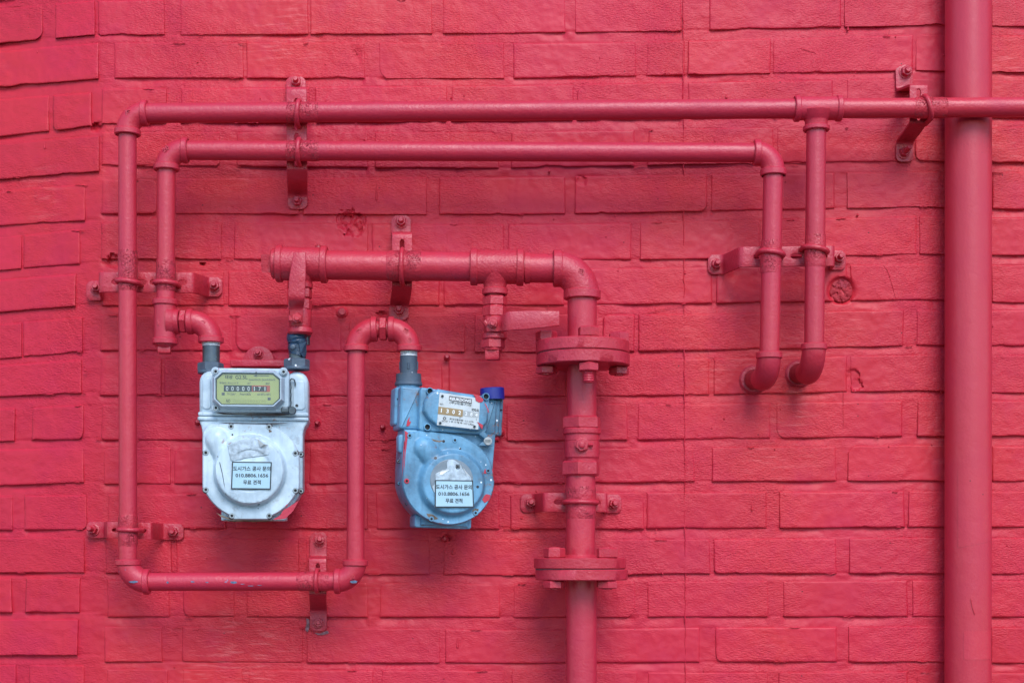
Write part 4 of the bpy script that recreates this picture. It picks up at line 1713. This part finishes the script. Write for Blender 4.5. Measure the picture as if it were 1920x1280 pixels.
for (x, y) in ((419, 738.5), (504, 747)):
    slab(W, 'seal_mark', [(x - 2.8, y - 2.6), (x + 2.8, y - 2.6), (x + 2.8, y + 2.6), (x - 2.8, y + 2.6)], DW - 0.4, DW + 0.2, 0, GREYPRINT, dial, smooth=0)
for (sx_, sy_) in ((405.5, 697), (531, 696.5), (406, 765)):
    mb = MB().revolve(W.L(sx_, sy_, 4), W.n, [(-6, 7.5), (6, 7.5), (7, 6.8)], 22)
    mb.build('lug', WHITE_E, wm)
    screw(W, sx_, sy_, 10.5, 5.0, wm)
# lead seal and its twisted wire
slab(W, 'seal_tab', rrect(526, 762, 540, 773, 3), 0, 12, 2, STEEL, wm)
mb = MB().revolve(W.L(547, 769, 0), W.n, [(-6, 7), (4, 7.5), (7, 6)], 18)
mb.build('lead_seal', STEEL, wm)
pts = [W.L(540, 768, 6), W.L(543.5, 762, 2)] + [W.L(544.5 + 0.7 * math.sin(i * 1.7), 758 - i * 4, -14 + 0.8 * math.cos(i * 1.7)) for i in range(11)] + [W.L(543, 712, -15), W.L(546, 709, -13), W.L(551, 711, -13), W.L(553, 718, -14), W.L(552.5, 723, -14)]
MB().sweep(pts, 1.3, 8).build('seal_wire', STEEL, wm)
# unions
for (x, y0, dx) in ((395, 679, 0), (556.5, 672, 0)):
    mb = MB()
    hexnut(mb, P(x, y0 + 1, 108), -ZA, 23.5, 16, R(14))
    mb.revolve(P(x, y0 + 15, 108), -ZA, [(0, 18), (0.5, 22.6), (5, 23.4), (6.5, 22.4), (6.5, 18)], 32)
    mb.build('union_nut', GREY_NUT, wm)
# stickers and marks
sticker_with_text(W, wm, [(435.5, 865), (509, 865.5), (507, 917), (433.5, 916.5)], 22.5, 0.0)
tl = resample([(425.5, 829), (440, 827.5), (452, 824.5), (466, 821.5), (480, 820.5), (484, 829), (489, 836), (499, 832), (503.5, 836), (504, 851), (492, 853.5), (465, 857), (450, 861), (434, 864), (430, 850)], 60)
tl = [(x + 0.6 * n2(x, y, 4, 1.0), y + 0.6 * n2(x, y, 4, 7.0)) for x, y in tl]


def drape(fr, poly, hfun, lift, name, mat, parent, label=None, n=26, cen=None):
    """paper lying on a curved cover"""
    cx_ = cen[0] if cen else sum(p[0] for p in poly) / len(poly)
    cy_ = cen[1] if cen else sum(p[1] for p in poly) / len(poly)
    rings = []
    for k in range(n):
        t = 1 - k / n + 0.002
        ring = []
        for (x, y) in poly:
            px, py = cx_ + (x - cx_) * t, cy_ + (y - cy_) * t
            w = hfun(px, py) + lift + 0.2 * n2(px, py, 7, 3.0)
            ring.append(fr.L(px, py, w))
        rings.append(ring)
    o = MB().rings(rings, cap0=False).build(name, mat, parent, label, smooth=60)
    md = o.modifiers.new('thickness', 'SOLIDIFY')
    md.thickness = 0.5 * S
    return o


drape(W, tl, h_white, 1.5, 'torn_label', TORN, wm, 'faded torn paper label with a curled corner')
MB().add([W.L(482, 822, 22), W.L(487, 838, 25), W.L(495, 832, 29), W.L(497, 836, 26), W.L(503, 834, 22)], [(0, 1, 2), (2, 1, 3), (2, 3, 4)]).build('label_curl', GREYWIN, wm, smooth=0)
splash(W, wm, [(559, 938), (549, 957), (534, 972), (510, 974), (524, 966), (531, 955), (541, 950), (546, 946)], 0.4, PIPE)
splash(W, wm, [(535, 943), (539, 942), (537, 949), (534, 948)], 1.6, PIPE)
splash(W, wm, [(503, 803), (508, 804), (509, 809), (504, 810)], 2.4, RUSTY, 'rust_stain', 0.2)
splash(W, wm, [(418, 973), (440, 976), (470, 975), (500, 975.5), (530, 974), (500, 977.5), (430, 977.5)], -16.5, RUSTY, 'rust_stain', 0.4)
splash(W, wm, [(385, 826), (386, 822), (396, 806), (404, 800), (397, 808), (388, 824)], 2.4, DIRT_AND_SHADE, 'grime_and_shade', 0.15)
splash(W, wm, [(406, 961), (420, 967), (436, 973), (470, 973.5), (436, 974.5), (416, 969)], 0.2, RUSTY, 'grime_and_shade', 0.3)
# scratch
MB().sweep([W.L(412.5, 866, 22), W.L(417, 885, 21.4), W.L(424.5, 928, 19)], 0.55, 6).build('scratch', PRINT, wm)
MB().sweep([W.L(409, 855, 17.5), W.L(411, 859, 19), W.L(408.5, 863, 18.5), W.L(408, 868, 18)], 0.9, 6).build('scratch', PRINT, wm)
# dark strips paint dirt and crevice shade into the joints below the index
splash(W, wm, [(410, 792.0), (470, 793.0), (540, 792.0), (520, 795), (430, 795)], -9.0, DIRT_AND_SHADE, 'grime_and_shade', 0.3)
splash(W, wm, [(404, 773), (440, 775.5), (470, 776), (520, 774), (545, 776), (520, 779), (470, 778.5), (420, 777)], -11.5, DIRT_AND_SHADE, 'grime_and_shade', 0.3)

# ---- black tape round the stub above the white meter
tp = thing('tape_wrap', 'blue-black tape wound round the stub between valve and white meter', 'tape', T(557, 650, 108))
mb = MB()
pts, rad_ = [], []
for i in range(17):
    t = i / 16
    pts.append(P(557.5 + 0.8 * math.sin(i), 621 + 45 * t, 110))
    rad_.append(17.3 + (0.9 if i % 3 else -0.3) * (1 if t < 0.45 else 0.4) - (1.2 if t > 0.5 else 0))
mb.sweep(pts, rad_, 28, wob=0.09)
mb.build('tape', TAPE, tp)
mb = MB()
mb.add([P(560, 644, 127), P(574, 640, 120), P(574, 664, 117), P(569, 671, 122), P(563, 662, 127)], [(0, 1, 2, 3, 4)])
o = mb.build('loose_end', TAPE, tp, smooth=0)
o.modifiers.new('thickness', 'SOLIDIFY').thickness = 1.2 * S
MB().revolve(P(549, 650, 126), OUT, [(-2, 5), (1.5, 4.4), (2.2, 3)], 14).build('boss', GREY_NUT, tp)
MB().revolve(P(557, 650, 108), -ZA, [(0, 15), (26, 15)], 24).build('stub', STEEL, tp)

# ---- half-round hanger plate behind the white meter
hp = thing('hanger_plate', 'half-round red hanger plate on the wall behind the white meter', 'plate', T(485, 687, 0))
F0 = Frame(485, 670, 14, 0)
slab(F0, 'plate', arc(485, 677, 29, 180, 360, 20) + [(514, 680), (456, 680)], -9, -3, 1.5, CAST, hp)
slab(F0, 'ledge', rrect(431, 674, 534, 687, 3), -10, 8, 2, CAST, hp)
bolt(hp, 485, 663, 11, 8, 14, (0, 0.1))

# ---- blue meter
bmeter = thing('gas_meter', 'scuffed blue gas meter hanging askew with a silver number plate', 'gas meter', T(842, 988, 90))
B = Frame(843, 902, 150, 15)


def rot_pts(pts, cx, cy, deg):
    c, s = math.cos(R(deg)), math.sin(R(deg))
    return [(cx + (x - cx) * c - (y - cy) * s, cy + (x - cx) * s + (y - cy) * c) for x, y in pts]


# port towers and upper body
mb = MB()
slab(B, '', [(770, 726), (940, 748), (936, 815), (760, 806)], -78, -24, 5, None, None, mb)
slab(B, '', rot_pts(rrect(752, 726, 791, 806, 5), 771, 766, 2), -78, -14, 6, None, None, mb)
slab(B, '', rot_pts(rrect(742, 728, 770, 799, 5), 756, 764, 2), -84, -42, 6, None, None, mb)
slab(B, '', rot_pts(rrect(908, 746, 931, 814, 4), 920, 780, 3), -70, -16, 5, None, None, mb)
slab(B, '', rot_pts(rrect(914, 742, 943.5, 815, 4), 929, 780, 3), -78, -34, 6, None, None, mb)
mb.build('upper_body', BLUE_E, bmeter)
MB().revolve(P(765, 722, 108), -ZA, [(0, 21), (4, 21), (10, 22), (22, 22)], 28).build('port', BLUE_E, bmeter)
MB().sweep([B.L(746, 750, -40), B.L(763, 751, -40)], 1.2, 6).build('rib', PRINT, bmeter)
MB().sweep([B.L(929, 764, -32), B.L(942, 766, -32)], 1.4, 6).build('rib', PRINT, bmeter)
# lower body behind the cover
lowb = [(762, 806), (932, 812), (927, 868), (926, 905)] + arc(845, 896, 81, 8, 60, 8) + [(880, 988), (792, 984)] + arc(848, 896, 92, 128, 172, 8) + [(757, 880)]
lowb = [(x, y) for x, y in lowb]
slab(B, 'lower_body', [(x - 2, y) for x, y in lowb], -78, -12, 4, BLUE_E, bmeter)
slab(B, 'foot', rot_pts(rrect(779, 966, 884, 990, 5), 830, 978, 1.5), -66, -18, 3, BLUE_E, bmeter)
# cover
outb = [(765, 812), (790, 808), (835, 812), (865, 816)] + arc(848, 894, 77, -58, -6, 10) + [(925, 896)] + arc(841, 898, 86, 2, 176, 40) + [(757, 890), (760, 850)]
outb = resample(outb, 128)


def h_blue(x, y):
    r = math.hypot(x - 846, y - 906)
    dome = 18 * smooth01((65 - r) / 11)
    if r < 54:
        dome += 1.5 * (1 - (r / 54) ** 2)
    rs_ = seg_dist(x, y, (796, 840), (822, 872))
    ridge = 15 * math.sqrt(max(0, 1 - (rs_ / 20) ** 2)) if rs_ < 20 else 0
    dish = 2.0 * smooth01((r - 66) / 12)
    return smax(smax(dome, ridge, 6), dish, 3)


cover_plate(B, 'front_cover', outb, (842, 898), h_blue, -12, BLUE_E, bmeter)
for (sx_, sy_) in ((769, 818), (852.5, 825), (763.5, 902.5), (914.5, 881.5), (891, 961), (809, 972.5)):
    screw(B, sx_, sy_, 0.8, 4.6, bmeter, BLUE_E if sx_ != 763.5 else PIPE)
for (sx_, sy_) in ((749, 866), (750, 907), (765, 944)):
    screw(B, sx_, sy_, -36, 3.0, bmeter, BLUE_E)
slab(B, 'side_boss', rot_pts(rrect(749, 815, 762, 851, 6), 755, 833, 0), -46, -24, 4, BLUE_E, bmeter)
# grey inner disc with torn paper, over it the notice
disc = [(847 + 40 * math.cos(R(a_)), 900 + 40 * math.sin(R(a_))) for a_ in range(0, 360, 6)]
drape(B, disc, h_blue, 0.5, 'grey_disc', GREYDISC, bmeter, 'dark grey round disc behind the paper')
drape(B, resample([(817, 888), (828, 884), (839, 878), (838, 868), (840, 862), (850, 861), (861, 868), (867, 876), (876, 886), (883, 895), (884, 904), (817, 904)], 50), h_blue, 1.3, 'torn_label', TORN, bmeter, 'torn white paper with one printed character', cen=(848, 892))
drape(B, resample([(811, 912), (817, 906), (819, 925), (814, 922)], 20), h_blue, 1.3, 'torn_label', TORN, bmeter)
MB().add([B.L(861, 866, 20), B.L(868, 876, 23), B.L(883, 894, 21), B.L(873, 887, 20)], [(0, 1, 2, 3)]).build('label_curl', WHITEPRINT, bmeter, smooth=0)
MB().add([B.L(817, 888, 19.5), B.L(830, 881, 22), B.L(843, 880, 22), B.L(829, 890, 21)], [(0, 1, 2, 3)]).build('label_curl', WHITEPRINT, bmeter, smooth=0)
ftext(B, bmeter, '\ub3d9', 854, 870, 863, 878, 21.6, PRINT, 'lettering', 0, 0.3)
sticker_with_text(B, bmeter, [(816, 899.5), (886.5, 899.5), (888.5, 950.5), (815.5, 951)], 21.5, 0.0)
# index housing
slab(B, 'index_housing', [(792, 727), (912, 741), (918, 746), (913, 806), (905, 813), (790, 808), (786, 803), (789, 731)], -26, 2, 3, BLUE_E, bmeter)
rim = [(822, 729), (897, 740), (909, 750), (917, 768), (914, 790), (899, 807), (822, 799), (805, 786), (795, 770), (797, 752), (806, 738)]
slab(B, 'dial_frame', resample(rim, 60), -4, 16, 5, BLUE_E, bmeter)
plate = slab(B, 'number_plate', [(824.5, 736), (900.5, 745.5), (896.5, 804), (819.5, 797)], 14, 16.8, 0.4, ALU, bmeter, label='silver number plate with counter windows and printed lines', smooth=0)
PW = 17.1
SL = 0.105


def bl(x, y):
    """fraction on the number plate -> photo coordinates"""
    ax, ay = 824.5 + (900.5 - 824.5) * x, 736 + (745.5 - 736) * x
    bx_, by_ = 819.5 + (896.5 - 819.5) * x, 797 + (804 - 797) * x
    return ax + (bx_ - ax) * y, ay + (by_ - ay) * y


def bquad(name, x0, x1, y0, y1, w, mat):
    slab(B, name, [bl(x0, y0), bl(x1, y0), bl(x1, y1), bl(x0, y1)], w - 0.5, w, 0, mat, plate, smooth=0)


def btext(s, x0, x1, y0, y1, w, mat, name='lettering', bold=0.012):
    c = bl((x0 + x1) / 2, (y0 + y1) / 2)
    hw, hh = 76.5 * (x1 - x0) / 2, 60 * (y1 - y0) / 2
    ftext(B, plate, s, c[0] - hw, c[1] - hh, c[0] + hw, c[1] + hh, w, mat, name, SL, 0.2, bold)


bquad('name_panel', 0.24, 0.80, 0.055, 0.205, PW + 0.1, GREYPRINT)
btext('KEUKDONG', 0.26, 0.78, 0.085, 0.175, PW + 0.25, WHITEPRINT, bold=0.03)
btext('(\uc8fc)\uadf9\ub3d9\uae30\uc804', 0.26, 0.79, 0.215, 0.305, PW, GREYPRINT)
btext('NO :', 0.03, 0.12, 0.315, 0.375, PW, GREYPRINT)
btext('KDG-3L', 0.81, 0.99, 0.345, 0.425, PW, PRINT, bold=0.03)
bquad('counter_window', 0.0, 0.60, 0.43, 0.66, PW + 0.1, BROWN)
bquad('decimal_window', 0.605, 0.99, 0.455, 0.62, PW + 0.1, GREYWIN)
for i, ch in enumerate('1302'):
    hw = 0.011 if ch == '1' else 0.028
    btext(ch, 0.078 + 0.148 * i - hw, 0.078 + 0.148 * i + hw, 0.475, 0.60, PW + 0.3, WHITEPRINT, 'digit', 0.02)
for i, ch in enumerate('284'):
    btext(ch, 0.655 + 0.125 * i, 0.71 + 0.125 * i, 0.485, 0.595, PW + 0.3, WHITEPRINT, 'digit')
btext('m\u00b3', 0.52, 0.56, 0.665, 0.70, PW, GREYPRINT)
btext('L', 0.93, 0.955, 0.64, 0.70, PW, GREYPRINT)
btext('\ucd5c\ub300\uc0ac\uc6a9\uc720\ub7c9 : 3.1 m\u00b3/h', 0.29, 0.87, 0.735, 0.795, PW, GREYPRINT)
btext('1 \uc8fc \uae30 \uccb4 \uc801 : 0.7 L/Rev', 0.29, 0.89, 0.82, 0.88, PW, GREYPRINT)
btext('\u25ce', 0.13, 0.21, 0.72, 0.82, PW, GREYPRINT, 'type_mark')
btext('KR1107', 0.11, 0.25, 0.835, 0.875, PW, GREYPRINT)
for (fx, fy) in ((0.07, 0.10), (0.07, 0.93), (0.90, 0.92)):
    q = bl(fx, fy)
    screw(B, q[0], q[1], PW - 0.8, 2.4, bmeter, STEEL)
for (sx_, sy_) in ((805.5, 734.5), (910, 742), (801, 801.5)):
    MB().revolve(B.L(sx_, sy_, 2), B.n, [(-4, 6.6), (5, 6.6), (6, 6.0), (6, 5.0), (-2, 4.8)], 22).build('lug', BLUE_E, bmeter)
    MB().revolve(B.L(sx_, sy_, 2), B.n, [(-1.5, 4.9), (0.5, 4.9)], 20).build('lug_hole', BLACK, bmeter)
slab(B, 'seal_arm', [(898, 812), (906, 804), (915, 815), (909, 822)], -8, 3, 2, BLUE_E, bmeter)
mb = MB().revolve(B.L(914.5, 825.5, 2), B.n, [(-5, 7.5), (2, 7.5), (3, 6.6)], 22)
seal = mb.build('seal', GREYWIN, bmeter, label='round embossed seal')
for off in (-2.4, 0, 2.4):
    MB().sweep([B.L(909.5, 825.5 + off, 5.2), B.L(919.5, 825.5 + off, 5.2)], 0.5, 4).build('rib', STEEL, seal)
slab(B, 'seal_bracket', [(897, 834), (904, 827), (926, 829), (924, 835)], -2, 3, 1, BLUE_E, bmeter)
# connector, union and blue stopper
mb = MB()
mb.revolve(P(766.5, 655, PD), -ZA, [(0, 15), (2, 16), (3, 14.8), (5, 16.2), (6, 14.8), (8, 16.2), (9, 14.8), (12, 16), (13, 14.5)], 28)
mb.build('thread', TAR, bmeter)
mb = MB()
mb.revolve(P(766.3, 667, PD), -ZA, [(0, 14.5), (1, 15.8), (38, 15.8)], 28)
mb.build('nipple', GREY_NUT, bmeter)
for sx_ in (750.8, 782):
    MB().sweep([P(sx_, 678, PD), P(sx_, 693, PD)], 2.2, 8).build('nipple_lug', GREY_NUT, bmeter)
MB().sweep([P(766, 680, PD + 15), P(766, 691, PD + 15)], 2.8, 10).build('nipple_lug', GREY_NUT, bmeter)
mb = MB()
mb.revolve(P(766, 700.5, 108), -ZA, [(0, 18), (0.6, 22.6), (15, 23.4), (16, 24.6), (20, 25.2), (22, 24), (22, 18)], 32)
mb.build('union_nut', GREY_NUT, bmeter)
mb = MB()
mb.revolve(P(922.5, 727.5, 104), -ZA + XA * 0.05, [(0, 20), (0, 21), (1, 22), (17, 22), (21, 22)], 40)
mb.build('stopper', CAPBLUE, bmeter, label='bright blue plastic stopper on the open port')
# spilled red paint
splash(B, bmeter, [(885, 737), (897, 739), (906, 747), (905, 751), (898, 753), (892, 750), (891, 742)], PW + 0.1)
splash(B, bmeter, [(894, 789), (902, 793), (906, 796), (904, 803), (899, 797)], PW + 0.1)
splash(B, bmeter, [(765, 790), (770, 782), (768, 792), (772, 791), (768, 800), (763, 800)], -13, PIPE)
splash(B, bmeter, [(760.5, 809), (766, 812), (767, 850), (768, 875), (772, 895), (770, 925), (775, 948), (766, 936), (758.5, 905), (759.5, 870), (761, 840)], 0.9, PIPE)
splash(B, bmeter, [(759, 826), (761, 826), (759.5, 870), (757, 905), (755, 905), (757, 860)], -5.0, PIPE)
splash(B, bmeter, [(904, 935), (911, 925), (920, 927), (917, 937), (908, 942)], 2.2, PIPE)
splash(B, bmeter, [(908, 880), (913, 877), (911, 887), (907, 886)], 2.2, PIPE)
splash(B, bmeter, [(902, 746), (912, 757), (917, 770), (914, 772), (908, 758), (900, 748)], 14.0, PIPE)
splash(B, bmeter, [(803, 748), (808, 739), (815, 733), (816, 735), (808, 743), (805, 752)], 13.0, PIPE)
splash(B, bmeter, [(806, 822), (822, 826), (835, 825), (824, 829), (812, 827)], 2.4, RUSTY, 'rust_stain', 0.3)
splash(B, bmeter, [(800, 962), (812, 964), (822, 972), (812, 975), (803, 970)], 2.2, RUSTY, 'rust_stain', 0.2)
splash(B, bmeter, [(884, 952), (897, 953), (896, 960), (888, 966)], 2.2, RUSTY, 'rust_stain', 0.2)
splash(B, bmeter, [(924, 876), (925, 884), (922.5, 888), (923, 879)], 0.2, PIPE)

# ------------------------------------------------------------------ loose fixings left in the wall
STUBS = [
    (596, 793, 5, 12, 4, 'small square red stub in the wall just right of the white meter'),
    (371, 791, 5, 12, 6, 'red stub in the wall at the left flank of the white meter'),
    (838, 671, 4.5, 16, 10, 'short red peg above the middle of the blue meter'),
    (718, 801, 4.5, 14, 10, 'little red peg left of the blue meter'),
    (940, 811, 5, 12, 6, 'red stub in the wall at the right flank of the blue meter'),
    (641, 586, 8, 10, 12, 'round red knob on the wall beside the shut-off valve'),
    (835, 1011, 4, 14, 8, 'thin red peg just below the blue meter'),
]
for (x, y, r, L, seg, lab) in STUBS:
    t = thing('wall_peg', lab, 'peg', T(x, y, 0), 'pegs left in the wall')
    MB().revolve(P(x, y, 0), (OUT + XA * random.uniform(-0.1, 0.2) + ZA * 0.1), [(-4, r * 0.9), (L - 2, r), (L, r * 0.7)], seg, random.uniform(0, 1)).build('peg', CAST, t)
    MB().revolve(P(x, y, 0), OUT, [(-2, r * 1.5), (1.0, r * 1.3), (3, r * 0.9)], 14).build('paint_collar', WALL, t)

# old grey smears of mortar round the foot of the bottom bracket
FW = Frame(597, 1170, 2, 0)
for q in ([(574, 1158), (580, 1160), (580, 1176), (577, 1185), (572, 1180), (575, 1168)], [(590, 1185), (600, 1187), (606, 1184), (614, 1181), (617, 1186), (606, 1190), (594, 1189)]):
    splash(FW, wall, q, 0.2, SMEAR, 'mortar_smear', 0.2)
